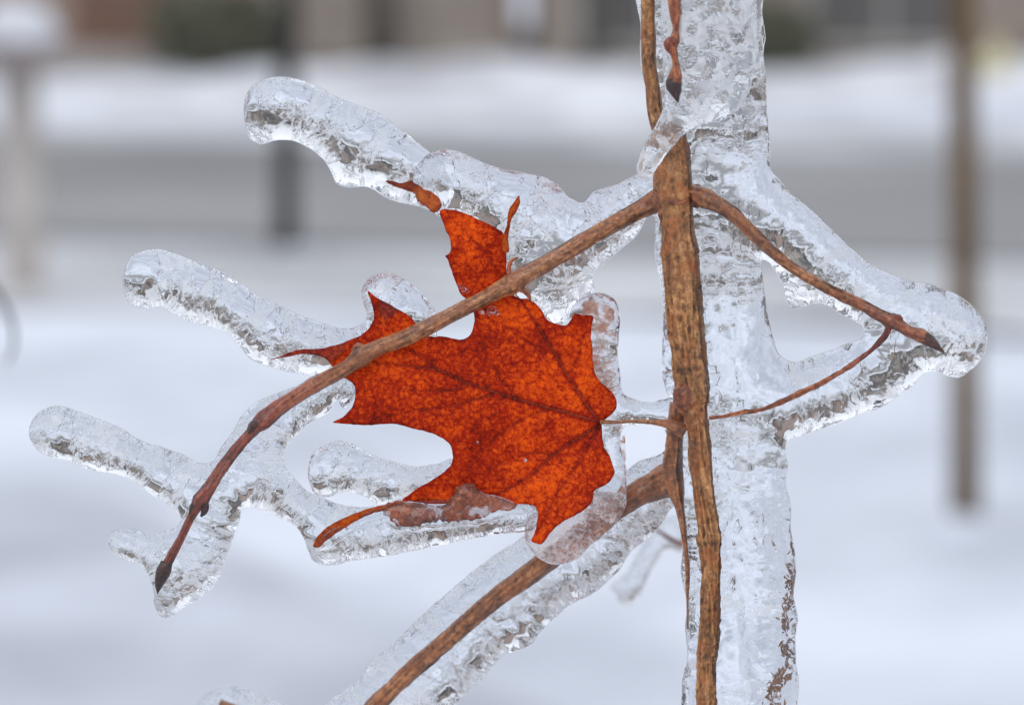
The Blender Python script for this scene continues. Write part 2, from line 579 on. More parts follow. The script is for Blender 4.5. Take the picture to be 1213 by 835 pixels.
SNOW = snow_mat("snow", (0.44, 0.47, 0.525), (0.62, 0.655, 0.718), 0.9, 0.36, 0.62)
SNOW_BANK = snow_mat("snow_bank", (0.44, 0.445, 0.47), (0.70, 0.72, 0.76), 0.7, 0.38, 0.55)
SLUSH = snow_mat("slush", (0.30, 0.305, 0.315), (0.56, 0.57, 0.59), 0.8, 0.36, 0.64, (.7, 1.0, 1))
GREY_GROUNDM = snow_mat("added_grey_ice", (0.37, 0.39, 0.435), (0.50, 0.53, 0.59), 1.6)  # grey for the added ground that the ice refracts
ROADM = snow_mat("road_surface", (0.165, 0.165, 0.17), (0.30, 0.30, 0.305), 0.45, 0.30, 0.75, (.6, 1.0, 1))


def gz(x, y):
    """height of the ground"""
    v = 0.08 * fbm(np.asarray(x) * 0.45, np.asarray(y) * 0.35, 0.5) + 0.035 * fbm(np.asarray(x) * 1.6, np.asarray(y) * 1.6, 3.5)
    road = np.exp(-((np.asarray(y) - 16.0 + 0.15 * np.asarray(x)) / 6.0)**4)
    return v * (1 - road)


def grid_obj(name, xs, ys, zfun, m, **kw):
    X, Y = np.meshgrid(xs, ys)
    Z = zfun(X, Y)
    nx, ny = len(xs), len(ys)
    V = np.stack([X.ravel(), Y.ravel(), Z.ravel()], 1)
    F = [(j*nx+i, j*nx+i+1, (j+1)*nx+i+1, (j+1)*nx+i) for j in range(ny-1) for i in range(nx-1)]
    return mesh_obj(name, V, F, m, **kw)


def spaced(a, b, fine, k=1.12, mx=30):
    L = [0.0]; s = fine
    while L[-1] < b:
        L.append(L[-1] + s)
        if L[-1] > a:
            s = min(s * k, mx)
    return L


sx = spaced(12, 420, 0.4); sx = [-v for v in sx[:0:-1]] + sx
syf = spaced(36, 420, 0.4); syb = spaced(2, 420, 0.5)
g = grid_obj("ground_snow", np.array(sx), np.array([-v for v in syb[:0:-1]] + syf), gz, SNOW)
g['kind'] = 'structure'


def strip(name, near, far, z, m, nx=120, ny=14, x0=-90, x1=90):
    """band between two edge functions of x"""
    xs = np.linspace(x0, x1, nx)
    V = []; F = []
    for j in range(ny):
        t = j / (ny - 1)
        for x in xs:
            y = near(x) * (1 - t) + far(x) * t
            V.append((x, y, z))
    for j in range(ny - 1):
        for i in range(nx - 1):
            F.append((j*nx+i, j*nx+i+1, (j+1)*nx+i+1, (j+1)*nx+i))
    o = mesh_obj(name, V, F, m)
    o['kind'] = 'structure'
    return o


def wob(x, k, a):
    return a * float(vnoise(x * 0.8 + k, k * 1.7))


strip("road_shoulder", lambda x: 11.3 - 0.12 * x + wob(x, 3, .5), lambda x: 21.8 - 0.1 * x + wob(x, 7, .6), 0.018, SLUSH)
strip("road", lambda x: 13.3 - 0.20 * x + wob(x, 13, .3), lambda x: 19.4 - 0.18 * x + wob(x, 17, .3), 0.034, ROADM, x0=-55, x1=55)


strip("added_grey_ground", lambda x: 0.9 + wob(x, 23, .15), lambda x: 5.75 - 1.2 * max(-3, min(.3, x)) - (.5 if x > .3 else 0) + 1.6 * wob(x * 1.4, 27, .4) + wob(x * 3.3, 31, .3), 0.10, GREY_GROUNDM, ny=24, nx=420, x0=-40, x1=40)  # added icy ground, mostly out of view, giving the ice grey to refract


def bank(X, Y):
    v = (X * 0.33)
    w = np.exp(-((Y - 25.6) / 3.2)**4)
    top = 0.08 + 0.16 * fbm(v, Y * 0.25, 1.1, 3) + 0.12 * fbm(X * 1.3, Y * 1.0, 9.0, 3)
    ramp_ = np.clip((Y - 22.5) / 2.5, 0, 1)
    return -0.08 + np.maximum(0, top) * w * ramp_ + 0.10 * w


b = grid_obj("snow_bank", np.arange(-60, 60, 0.6), np.arange(22, 36.1, 0.55), bank, SNOW_BANK)
b['kind'] = 'structure'


class MB:
    def __init__(s):
        s.V = []; s.F = []

    def box(s, x0, x1, y0, y1, z0, z1):
        n = len(s.V)
        s.V += [(x, y, z) for z in (z0, z1) for y in (y0, y1) for x in (x0, x1)]
        s.F += [tuple(n + i for i in f) for f in ((0, 2, 3, 1), (4, 5, 7, 6), (0, 1, 5, 4), (2, 6, 7, 3), (0, 4, 6, 2), (1, 3, 7, 5))]
        return s

    def tube(s, P, seg=8, cap=True):
        """P: (x,y,z,r)"""
        P = np.asarray(P, float)
        n = len(P); base = len(s.V)
        T = np.gradient(P[:, :3], axis=0)
        up = np.array([0.13, 0.92, 0.31])
        for i in range(n):
            t = T[i] / (np.linalg.norm(T[i]) + 1e-9)
            a = np.cross(t, up); a /= np.linalg.norm(a) + 1e-9
            bb = np.cross(t, a)
            for k in range(seg):
                q = 2 * math.pi * k / seg
                s.V.append(tuple(P[i, :3] + P[i, 3] * (a * math.cos(q) + bb * math.sin(q))))
        for i in range(n - 1):
            for k in range(seg):
                a0 = base + i * seg + k; a1 = base + i * seg + (k + 1) % seg
                s.F.append((a0, a1, a1 + seg, a0 + seg))
        if cap:
            s.F.append(tuple(base + k for k in range(seg))[::-1])
            s.F.append(tuple(base + (n - 1) * seg + k for k in range(seg)))
        return s

    def lathe(s, prof, seg=16, c=(0, 0)):
        base = len(s.V)
        for r, z in prof:
            for k in range(seg):
                q = 2 * math.pi * k / seg
                s.V.append((c[0] + r * math.cos(q), c[1] + r * math.sin(q), z))
        for i in range(len(prof) - 1):
            for k in range(seg):
                a0 = base + i * seg + k; a1 = base + i * seg + (k + 1) % seg
                s.F.append((a0, a1, a1 + seg, a0 + seg))
        s.F.append(tuple(base + k for k in range(seg))[::-1])
        s.F.append(tuple(base + (len(prof) - 1) * seg + k for k in range(seg)))
        return s

    def build(s, name, m, parent=None, smooth=False, label=None):
        return mesh_obj(name, s.V, s.F, m, parent=parent, smooth=smooth, label=label)


M_brick = simple("house_brick", (0.34, 0.26, 0.22), scale=6)
M_brick2 = simple("house_brick_brown", (0.30, 0.25, 0.215), scale=6)
M_siding = simple("house_siding", (0.36, 0.33, 0.31), scale=3, var=0.1)
M_tan = simple("house_tan", (0.36, 0.31, 0.265), scale=3, var=0.12)
M_white = simple("house_trim", (0.40, 0.38, 0.36), scale=3, var=0.05)
M_glass = simple("window_glass", (0.12, 0.115, 0.11), rough=0.35, spec=0.3, var=0.2)
M_door = simple("door_paint", (0.20, 0.12, 0.09), var=0.1)
M_roof = simple("snow_roof", (0.74, 0.77, 0.82), scale=2, var=0.06)
M_bark = simple("far_bark", (0.085, 0.078, 0.068), scale=12, var=0.4, bump=0.01)
M_barkg = simple("far_bark_grey", (0.022, 0.021, 0.021), scale=12, var=0.4, bump=0.01)
M_ever = simple("evergreen", (0.15, 0.155, 0.11), scale=8, var=0.5)
M_wood = simple("post_wood", (0.44, 0.40, 0.37), scale=10, var=0.3)
M_metal = simple("mailbox_metal", (0.30, 0.24, 0.22), rough=0.4, var=0.15)
M_yel = simple("yellow_paint", (0.62, 0.56, 0.28), rough=0.5, var=0.1)


def house(x, y, w, d, hgt, wallm, label, garage, win_n):
    t = empty("house", label, "house", "houses across the street", loc=(x, y - 11.4, 0))
    MB().box(-w/2, w/2, 0, d, 0.06, hgt).build("wall", wallm, t)
    MB().box(-w/2 - .03, w/2 + .03, -.03, d + .03, -0.3, 0.06).build("foundation", M_siding, t)
    # gabled roof slab with snow
    ov = 0.5; rh = w * 0.22
    V = []; F = []
    prof = [(-w/2 - ov, hgt - .12), (0, hgt + rh), (w/2 + ov, hgt - .12), (w/2 + ov, hgt + .18), (0, hgt + rh + .34), (-w/2 - ov, hgt + .18)]
    for yy in (-ov, d + ov):
        V += [(px_, yy, pz) for px_, pz in prof]
    F = [(0, 1, 4, 5), (1, 2, 3, 4), (6, 11, 10, 7), (7, 10, 9, 8)] + [(i, (i + 1) % 6, (i + 1) % 6 + 6, i + 6) for i in range(6)]
    F = [tuple(reversed(f)) for f in F]
    rf = mesh_obj("roof", V, F, M_roof, parent=t, smooth=False)
    V = [(-w/2, .0, hgt), (w/2, 0, hgt), (0, 0, hgt + rh - .1), (-w/2, .25, hgt), (w/2, .25, hgt), (0, .25, hgt + rh - .1)]
    mesh_obj("gable", V, [(0, 1, 2), (5, 4, 3), (0, 3, 4, 1), (1, 4, 5, 2), (2, 5, 3, 0)], wallm, parent=t, smooth=False)
    MB().box(w*.22, w*.22 + .7, d*.4, d*.4 + .7, hgt, hgt + rh + 1.0).build("chimney", M_brick, rf)

    def window(cx, z0, ww, hh):
        f = MB().box(cx - ww/2 - .1, cx + ww/2 + .1, -.07, 0.02, z0 - .1, z0).box(cx - ww/2 - .1, cx + ww/2 + .1, -.07, 0.02, z0 + hh, z0 + hh + .1)
        f.box(cx - ww/2 - .1, cx - ww/2, -.068, 0.02, z0, z0 + hh).box(cx + ww/2, cx + ww/2 + .1, -.068, 0.02, z0, z0 + hh).box(cx - .03, cx + .03, -.06, 0.02, z0, z0 + hh)
        fo = f.build("window", M_white, t)
        MB().box(cx - ww/2, cx + ww/2, -.03, 0.015, z0, z0 + hh).build("pane", M_glass, fo)
    n = win_n
    xs = [(-w/2 + w * (i + .5) / n) for i in range(n)]
    gi = n - 1 if garage else -1
    for i, cx in enumerate(xs):
        if i == gi:
            dd = MB()
            for k in range(4):
                dd.box(cx - 1.25, cx + 1.25, -.06, 0.02, 0.05 + k * .55, 0.57 + k * .55)
            dd.build("garage_door", M_tan, t)
        elif i == n // 2:
            do = MB().box(cx - .5, cx + .5, -.07, 0.02, .2, 2.3).build("door", M_door, t)
            MB().box(cx + .36, cx + .42, -.12, -.07, 1.3, 1.36).build("handle", M_white, do)
            MB().box(cx - .9, cx + .9, -1.1, -.03, -0.1, .2).build("step", M_siding, t)
        else:
            window(cx, .28, 1.5, 1.95)
        if hgt > 4.5:
            window(cx, 3.7, 1.2, 1.2)
    return t


specs = [(-30, 43, 11, M_siding, 4.3, 'grey sided house farthest left across the street', True, 4),
         (-17, 41, 9, M_tan, 4.3, 'tan house across the street beyond the mailbox', False, 4),
         (-5.6, 42, 11.3, M_brick, 4.3, 'red brick house across the street left of the branch', True, 4),
         (5.15, 41.4, 9.8, M_brick2, 4.3, 'brown brick house across the street right behind the ice column', False, 4),
         (16.0, 42, 10, M_tan, 4.3, 'tan house with snowy roof right of the brown brick house', True, 4),
         (28.5, 43, 11, M_brick, 4.3, 'red brick house farthest right across the street', True, 4)]
for (hx, hy, hw, hm, hh, hl, hg, hn) in specs:
    house(hx, hy, hw, 9, hh, hm, hl, hg, hn)


def copy_tree(o, parent=None):
    c = o.copy(); C.objects.link(c); c.parent = parent
    for ch in list(o.children):
        copy_tree(ch, c)
    return c


def grow(mb, p, d, L, r, depth, rg):
    n = 4
    P = []; q = np.array(p, float); dd = np.array(d, float)
    for i in range(n + 1):
        P.append((*q, r * (1 - 0.45 * i / n)))
        dd = dd + rg.normal(0, 0.08, 3); dd[2] += 0.05; dd /= np.linalg.norm(dd)
        q = q + dd * L / n
    mb.tube(P, 5 if depth < 2 else 3, False)
    if depth >= 4:
        return
    k = 4 if depth < 3 else 5
    for i in range(k):
        t = 0.3 + 0.7 * (i + rg.random() * .5) / k
        j = min(n, int(t * n)); pp = np.array(P[j][:3])
        a = rg.random() * 2 * math.pi
        side = np.array([math.cos(a), math.sin(a), 0.35])
        nd = dd * 0.55 + side * 0.8; nd /= np.linalg.norm(nd)
        grow(mb, pp, nd, L * (0.62 + .15 * rg.random()), r * 0.42, depth + 1, rg)


def bare_tree(h, r, seed, barkm, base_clear=0.3, name="bare_tree", label="", M=None):
    rg = np.random.default_rng(seed)
    t = empty(name, label, "tree", loc=(0, 0, 0))
    P = []
    for i in range(9):
        f = i / 8
        P.append((0.10 * math.sin(f * 3 + seed) * h * 0.1, 0.08 * math.cos(f * 2.3 + seed) * h * 0.1, -0.15 + f * h * 0.7, r * (1.25 if i == 0 else 1 - .75 * f)))
    MB().tube(P, 12).build("trunk", barkm, t, smooth=True)
    mb = MB()
    for i in range(9):
        f = base_clear + (0.98 - base_clear) * i / 8
        j = f * 8; k = int(min(7, j)); pa = np.array(P[k]); pb = np.array(P[k + 1]); p = pa + (pb - pa) * (j - k)
        a = i * 2.4 + seed
        d = np.array([math.cos(a) * .8, math.sin(a) * .8, 0.75]); d /= np.linalg.norm(d)
        grow(mb, p[:3], d, h * 0.30 * (1.15 - .5 * f), p[3] * 0.5, 1, rg)
    mb.build("crown", barkm, t, smooth=True)
    return t


tree_a = bare_tree(11.0, 0.2, 3, M_bark, label='tall bare tree by the houses far left of the mailbox')
tree_b = bare_tree(9.5, 0.17, 11, M_bark, label='tall bare brown tree by the houses far right')
spots = [(-27, 37), (-21.5, 39.5), (-13, 36.8), (-9.8, 39.2), (-1.4, 38.6), (0.8, 37.0), (9.8, 39), (11.6, 36.9), (20.8, 37.5), (26, 39.8), (34, 38)]
tl = ['bare street tree in front of the grey sided house', 'bare tree between the grey and the tan house', 'bare tree in front of the tan house left of centre',
      'bare tree between tan house and red brick house', 'bare tree standing between the red brick and brown brick houses', 'bare tree in front of the left end of the brown brick house',
      'bare tree at the right end of the brown brick house', 'bare tree in the gap before the right tan house', 'bare tree at the right end of the right tan house',
      'bare tree in front of the far right red brick house', 'bare tree farthest right along the house fronts']
for i, (x, y) in enumerate(spots):
    src = tree_a if i % 2 == 0 else tree_b
    o = src if i < 2 else copy_tree(src)
    o.location = (x, y - 8.6, 0); o.rotation_euler[2] = i * 1.7
    s_ = 0.66 + 0.2 * ((i * 37) % 10) / 10
    o.scale = (s_, s_, s_)
    o['label'] = tl[i]; o['group'] = 'bare trees along the house fronts'


def leafy(rx, ry, rz, n, seed, size):
    rg = np.random.default_rng(seed)
    V = []; F = []
    for i in range(n):
        d = rg.normal(0, 1, 3); d /= np.linalg.norm(d)
        q = 0.55 + 0.45 * rg.random()**0.5
        q *= 1 + 0.22 * math.sin(d[0] * 7 + seed) * math.cos(d[2] * 6)
        c = d * q * np.array([rx, ry, rz]); c[2] += rz * .9
        a = rg.normal(0, 1, 3); a /= np.linalg.norm(a); bb = np.cross(a, rg.normal(0, 1, 3)); bb /= np.linalg.norm(bb) + 1e-6
        s_ = size * (0.6 + .8 * rg.random()); k = len(V)
        V += [tuple(c - a * s_), tuple(c - bb * s_ * .4), tuple(c + a * s_), tuple(c + bb * s_ * .4)]
        F.append((k, k + 1, k + 2, k + 3))
    return V, F


bv, bf = leafy(1.1, .7, .62, 2600, 5, .09)
bspots = [(-7.0, 26.0, .8, 'dark evergreen shrub, left of the two in front of the snowbank gap'), (-5.5, 26.6, .6, 'dark evergreen shrub, right of the pair at the snowbank left of the branch'),
          (-3.0, 29.4, .8, 'evergreen shrub beside the red brick house front'), (2.55, 28.9, .62, 'dark green evergreen shrub left of the ice column by the brown brick house'),
          (8.3, 29.2, .9, 'dark evergreen shrub behind the right sapling'), (6.6, 29.8, .7, 'dark evergreen shrub just left of the right sapling by the houses'), (-8.9, 29.6, .8, 'evergreen shrub beyond the mailbox')]
first = None
for i, (x, y, sc, lb) in enumerate(bspots):
    t = empty("evergreen_shrub", lb, "shrub", "evergreen shrubs across the street", loc=(x, y, float(bank(np.array(x), np.array(y))) if y < 30 else 0.0), rz=i * 1.3)
    t.scale = (sc, sc, sc)
    if first is None:
        fo = mesh_obj("foliage", bv, bf, M_ever, parent=t, smooth=False)
        st = MB()
        for k in range(5):
            st.tube([(0, 0, -.2, .04), (.3 * math.cos(k * 1.3), .25 * math.sin(k * 1.3), .6, .015)], 6)
        so = st.build("stem", M_bark, t)
        first = (fo, so)
    else:
        for q in first:
            c = q.copy(); C.objects.link(c); c.parent = t


def at(px_, py_, y=None, d=None):
    """ground point seen at a photo pixel"""
    u = (px_ - 606.5) / 1213 * .36; v = (417.5 - py_) / 1213 * .36
    dv = Vector((u, v, -1)); dv.rotate(cam.rotation_euler)
    k = (CAM_H / -dv.z) if y is None else y / dv.y
    return Vector((0, 0, CAM_H)) + dv * k


# near saplings
def sapling(p, r0, h, label, barkm, seed):
    rg = np.random.default_rng(seed)
    t = empty("sapling", label, "tree", "young trees in the near snow", loc=(p.x, p.y, 0))
    P = []
    for i in range(15):
        f = i / 14
        P.append((0.03 * math.sin(f * 5 + seed), .03 * math.cos(f * 4), -.1 + f * h, r0 * (1.18 if i == 0 else 1 - .35 * f)))
    MB().tube(P, 16).build("trunk", barkm, t, smooth=True)
    mb = MB()
    for i in range(8):
        k = 9 + (i * 5) // 8
        a = i * 2.3 + seed
        d = np.array([math.cos(a) * .7, math.sin(a) * .7, .8]); d /= np.linalg.norm(d)
        grow(mb, P[k][:3], d, 1.0, r0 * .4, 2, rg)
    mb.build("crown", barkm, t, smooth=True)
    # little snow collar
    V, F = [], []
    sc = MB().lathe([(r0 * 2.6, -.06), (r0 * 2.2, -.01), (r0 * 1.7, .02), (r0 * 1.2, .03)], 20)
    sc.build("snow_collar", SNOW, t, smooth=True)
    return t


M_brown = simple("sapling_bark", (0.115, 0.070, 0.030), scale=9, var=0.35, bump=0.004)
sapling(at(1134, 622), 0.039, 4.2, 'slim brown trunk of a young tree in the snow at the right', M_brown, 2)
sapling(at(345, 302), 0.056, 5.0, 'dark grey young tree trunk at the road edge behind the topmost icicle', M_barkg, 5)

# snow-capped mailbox on its post, upper left
p = at(30, 345)
t = empty("mailbox", 'snow-capped mailbox on a weathered wooden post at the upper left', 'mailbox', loc=(p.x, p.y, -.135), rz=R(4))
MB().box(-.075, .075, -.06, .06, -.3, 1.12).build("post", M_wood, t)
arch = [(.12 * math.cos(q), .10 * math.sin(q)) for q in np.linspace(0, math.pi, 12)]
V = []
for yy in (-.26, .26):
    V += [(a_, yy, 1.16 + b_) for a_, b_ in arch] + [(-.12, yy, 1.115), (.12, yy, 1.115)]
n = 14
mesh_obj("box", V, [tuple(range(n)), tuple(range(2*n-1, n-1, -1))] + [(i, i + n, (i+1) % n + n, (i+1) % n) for i in range(n)], M_metal, parent=t, smooth=False)
V, F = [], []
nx, ny = 17, 21
for j in range(ny):
    for i in range(nx):
        u = i/(nx-1)*2-1; v = j/(ny-1)*2-1
        hgt = .15 * max(0, 1-u**4) * max(0, 1-v**6) ** .5 + 0.02 * float(vnoise(u*2, v*3))
        V.append((u*.155, v*.31, 1.22 + hgt))
for k in range(nx*ny):
    x_, y_, z_ = V[k]
    V.append((x_, y_, 1.20))
for j in range(ny-1):
    for i in range(nx-1):
        a = j*nx+i
        F.append((a, a+1, a+nx+1, a+nx)); b_ = a + nx*ny
        F.append((b_+nx, b_+nx+1, b_+1, b_))
rim = [i for i in range(nx)] + [j*nx+nx-1 for j in range(1, ny)] + [(ny-1)*nx+i for i in range(nx-2, -1, -1)] + [j*nx for j in range(ny-2, 0, -1)]
for a, b_ in zip(rim, rim[1:] + rim[:1]):
    F.append((b_, a, a+nx*ny, b_+nx*ny))
mesh_obj("snow_cap", V, F, SNOW_BANK, parent=t)

# pale yellow hydrant in the far snow bank
p = at(1178, 100, y=26.5)
hz = float(bank(np.array(p.x), np.array(p.y)))
t = empty("fire_hydrant", 'pale yellow hydrant standing in the far snowbank at the right', 'hydrant', loc=(p.x, p.y, hz - .1))
t.scale = (.6, .6, .6)
MB().lathe([(.17, 0), (.17, .06), (.13, .07), (.13, .50), (.16, .52), (.16, .57), (.12, .60), (.10, .70), (.04, .76), (.03, .82)], 18).build("body", M_yel, t, smooth=True)
for sg in (-1, 1):
    MB().tube([(sg * .10, 0, .40, .06), (sg * .20, 0, .40, .06), (sg * .205, 0, .40, .075), (sg * .25, 0, .40, .07)], 12).build("nozzle", M_yel, t)
MB().tube([(0, -.10, .36, .08), (0, -.2, .36, .08), (0, -.205, .36, .10), (0, -.25, .36, .09)], 12).build("nozzle", M_yel, t)

# ================================================================== THE FROZEN BRANCH
class Ice:
    pieces = []

    def __init__(s, name, outline, holes=(), z0=0.0, kf=1.0, kb=1.0, mats=None, wob=0.7, grid=3.0, lump=1.6, tilt=(0, 0), label=None, back_amp=1.6, runs=0.0, register=True):
        s.runs = runs
        polys = [catmull(outline, 2.2, True)] + [catmull(h, 2.2, True) for h in holes]
        P2 = []
        for P in polys:
            T = np.roll(P, -1, 0) - np.roll(P, 1, 0); T /= np.linalg.norm(T, axis=1)[:, None] + 1e-9
            Nn = np.stack([-T[:, 1], T[:, 0]], 1)
            w = wob * (fbm(P[:, 0] / 16, P[:, 1] / 16, z0 + 1.5, 3))
            P2.append(P + Nn * w[:, None])
        s.name, s.polys, s.z0, s.kf, s.kb, s.grid, s.lump, s.tilt, s.label, s.back_amp = name, P2, z0, kf, kb, grid, lump, tilt, label, back_amp
        s.mats = mats or [ICE_F, ICE_B]
        s.xs, s.ys, s.u = poisson(P2, 2.0 if grid < 4 else 3.0)
        s.c = P2[0].mean(0)
        if register:
            Ice.pieces.append(s)

    def zc(s, X, Y):
        return s.z0 + s.tilt[0] * (X - s.c[0]) + s.tilt[1] * (Y - s.c[1])

    def front(s, X, Y):
        u = bil(s.xs, s.ys, s.u, X, Y)
        return s.zc(X, Y) + s.kf * np.sqrt(np.maximum(u, 0))

    def build(s, parent):
        V, T, bnd = plan_mesh(s.polys, s.grid)
        X, Y = V[:, 0], V[:, 1]
        u = bil(s.xs, s.ys, s.u, X, Y)
        D = bdist(s.polys, X, Y)
        u = np.maximum(u, 1.2 * D * 6)
        u[bnd] = 0
        zc = s.zc(X, Y)
        r = np.sqrt(u)
        fade = np.clip(D / 10, 0, 1)
        zf = zc + s.kf * r + fade * s.lump * fbm(X / 34, Y / 34, 2 + s.z0, 2) + fade * .35 * fbm(X / 9, Y / 9, 7, 2) + fade * s.runs * fbm(X / 15, Y / 75, 21, 2)
        rough_ = np.clip(fbm(X / 30, Y / 30, 11 + s.z0, 2) * 2 + .7, 0.15, 1)
        zb = zc - s.kb * r + fade * s.back_amp * rough_ * fbm(X / 10 + .6 * vnoise(X / 24, Y / 24), Y / 10 + .9 * vnoise(Y / 21, X / 27), 4 + s.z0, 3) + fade * 2.0 * fbm(X / 40, Y / 40, 13, 2)
        zf[bnd] = zc[bnd]; zb[bnd] = zc[bnd]
        W, F, mi = two_sheets(V, T, bnd, zf, zb)
        return mesh_obj(s.name, to_local(W), F, s.mats, parent=parent, midx=mi, label=s.label)


column = Ice("ice_column", [
    (752, -110), (752, -50), (753, 0), (758, 25), (758, 59), (760, 84), (765, 107), (768, 127), (771, 160), (774, 200), (776, 235), (776, 277), (776, 297), (779, 321), (783, 341), (784, 375), (784, 420),
    (784, 442), (789, 464), (793, 475), (796, 495), (798, 530), (797, 560), (798, 589), (804, 615), (808, 649), (806, 672), (811, 700), (814.5, 712), (811, 742), (814, 774), (808, 808), (807, 835), (808, 880), (810, 940),
    (944, 940), (945, 880), (945, 835), (947, 808), (944, 786), (943, 758), (945, 727), (940, 704), (943, 684), (942, 656), (937.5, 628), (936.6, 597), (931, 571), (933, 551), (931, 532),
    (935, 521), (951.5, 516), (978, 507), (1011, 493.5), (1044, 482), (1070, 465), (1080, 458), (1091, 445), (1101, 440.5), (1113, 441.5), (1122, 444.5), (1134, 447.6), (1150, 438), (1162, 426), (1169, 408), (1169, 388),
    (1157, 368), (1132, 348), (1105, 337), (1073, 331), (1043, 319), (1014, 299), (991, 277), (962, 249), (939, 231), (923, 212), (914, 202), (912.7, 187), (912, 162), (909, 137), (908.5, 120), (908, 100), (906, 75), (905, 55),
    (907, 42), (906, 33), (903, 18), (904, 0), (903, -50), (902, -110)],
    holes=[[(904, 308), (910, 311), (918, 320), (926, 334), (930, 352), (939, 365), (952, 363.5), (968, 359), (978, 361), (991, 370), (1011, 380), (1023, 388), (1022, 397), (998, 409), (965, 421), (938, 428.6), (925, 422), (915, 396), (909, 368), (907, 350), (904, 328)]],
    z0=0, kf=0.8, kb=0.8, runs=2.4, back_amp=1.3, mats=[ICE_CF, ICE_CB], label='thick clear ice sheath round the main stem and the right-hand twig')

tiplobe = Ice("ice_lobe", [
    (491, 228), (490, 207), (502, 187), (517, 178), (544, 180), (567, 190), (599, 201), (618, 204), (643, 209), (661, 219), (675, 234), (690, 239), (703, 228), (732, 218), (755, 206), (775, 200), (795, 205),
    (800, 235), (792, 268), (782, 262), (770, 255), (760, 270), (752, 281), (732, 298), (715, 313), (704, 322), (703, 333), (704, 345), (698, 350), (688, 354), (678, 366), (672, 382), (662, 386), (646, 379),
    (632, 368), (614, 366), (596, 350), (585, 320), (580, 292), (560, 268), (540, 262), (524, 259), (515, 254), (505, 249), (496, 242)],
    z0=2, kf=0.62, kb=0.85, label='broad bumpy ice lobe above the leaf')
upper = Ice("icicle", [
    (290, 147), (289, 127), (295, 107), (310, 95), (337, 91), (352, 94), (379, 104), (399, 115), (428, 126), (453, 136), (475, 154), (498, 171), (516, 186), (530, 205), (540, 228), (530, 246),
    (515, 249), (495, 244), (463, 237), (433, 221), (409, 222), (398, 217), (394, 208), (384, 191), (367, 176), (344, 167), (325, 167), (310, 171), (296, 165)],
    z0=-34, kf=0.95, kb=1.0, label='topmost icicle, pointing up and left from the ice lobe')
middle = Ice("icicle", [
    (147, 350), (145, 334), (147, 317), (160, 301), (184, 295), (212, 302), (239, 312), (268, 324), (301, 347), (328, 360), (360, 375), (387, 384), (407, 389), (425, 385), (433, 378), (433, 368), (429, 357), (429, 342), (438, 329), (457, 323), (478, 330),
    (498, 345), (513, 364), (520, 380), (512, 396), (480, 398), (458, 400), (440, 412), (418, 424), (400, 440), (385, 448), (362, 444), (345, 442), (323, 436), (298, 426), (283, 409), (266, 393), (236, 385), (212, 376), (192, 364), (170, 366), (157, 361)],
    z0=-4, kf=0.85, kb=1.0, label='long middle icicle pointing left, curling round two leaf tips')
lower = Ice("ice_web", [
    (38, 525), (34, 515), (36, 501), (47, 487), (64, 480), (89, 486), (119, 497), (144, 507), (161, 519), (188, 528), (218, 539), (238, 549), (250, 547), (262, 529), (276, 510), (286, 492), (302, 477), (325, 467), (350, 457), (380, 440), (403, 437), (418, 448), (421, 466), (416, 477),
    (407, 484), (399, 474), (392, 486), (375, 496), (362, 505), (348, 519), (337, 537), (338, 552), (350, 567), (364, 581), (387, 592), (414, 599), (444, 599), (480, 588), (520, 585), (560, 584), (600, 592), (634, 598), (644, 612), (634, 628),
    (620, 630), (592, 632), (567, 637), (530, 644), (493, 652), (473, 656), (419, 664), (382, 669), (370, 663), (365, 654), (360, 637), (350, 624), (325, 611), (303, 602), (291, 601), (283, 619), (274, 644), (266, 669), (254, 694), (239, 708), (216, 721), (204, 730), (192, 731),
    (184, 720), (181, 698), (174, 679), (162, 667), (147, 663), (135, 656), (128, 645), (129, 635), (141, 626), (159, 626), (178, 633), (198, 628), (210, 623), (214, 613), (203, 601), (173, 581), (159, 569), (136, 562), (107, 557), (74, 544), (62, 542), (45, 533)],
    z0=0, kf=0.8, kb=1.0, label='web of ice under the lower left twig with two icicles pointing left')
inner = Ice("icicle", [
    (368, 576), (364, 557), (369, 539), (384, 527), (404, 522), (419, 527), (444, 539), (468, 547), (493, 552), (518, 549), (535, 543), (548, 548), (545, 565), (520, 582), (490, 592), (465, 596), (447, 597), (437, 591), (424, 585), (402, 585), (385, 589), (374, 586)],
    z0=-14, kf=0.75, kb=0.9, label='short icicle below the leaf lobe, just above the web of ice')
rim = Ice("ice_rim", [
    (700, 600), (700, 588), (708, 572), (712, 545), (706, 520), (706, 503), (712, 492), (716, 470), (698, 450), (692, 425), (692, 395), (690, 375), (672, 378), (676, 366), (686, 355), (701, 348), (713, 347), (728, 355), (734, 375), (734, 399), (732, 424),
    (735, 444), (740, 467), (750, 472), (770, 476), (790, 472), (803, 470), (806, 490), (800, 518), (792, 517), (785, 507), (772, 503), (757, 503), (745, 503), (738, 508), (735, 518), (738, 540), (742, 560), (742, 580), (742, 597), (733, 612), (722, 618), (708, 612)],
    z0=4, kf=0.7, kb=0.9, mats=[ICE_CF, ICE_CB], label='thin rim of ice along the right edge of the leaf')
bulb = Ice("ice_bulb", [(622, 640), (621, 626), (625, 612), (640, 604), (662, 600), (684, 592), (704, 584), (722, 582), (736, 588), (739, 601), (731, 617), (718, 631), (701, 644), (684, 661), (666, 668), (646, 666), (632, 656)],
    z0=3, kf=0.75, kb=0.8, mats=[ICE_BF, ICE_BB], label='rounded bulb of sparkling ice at the lower leaf point', lump=2.0)
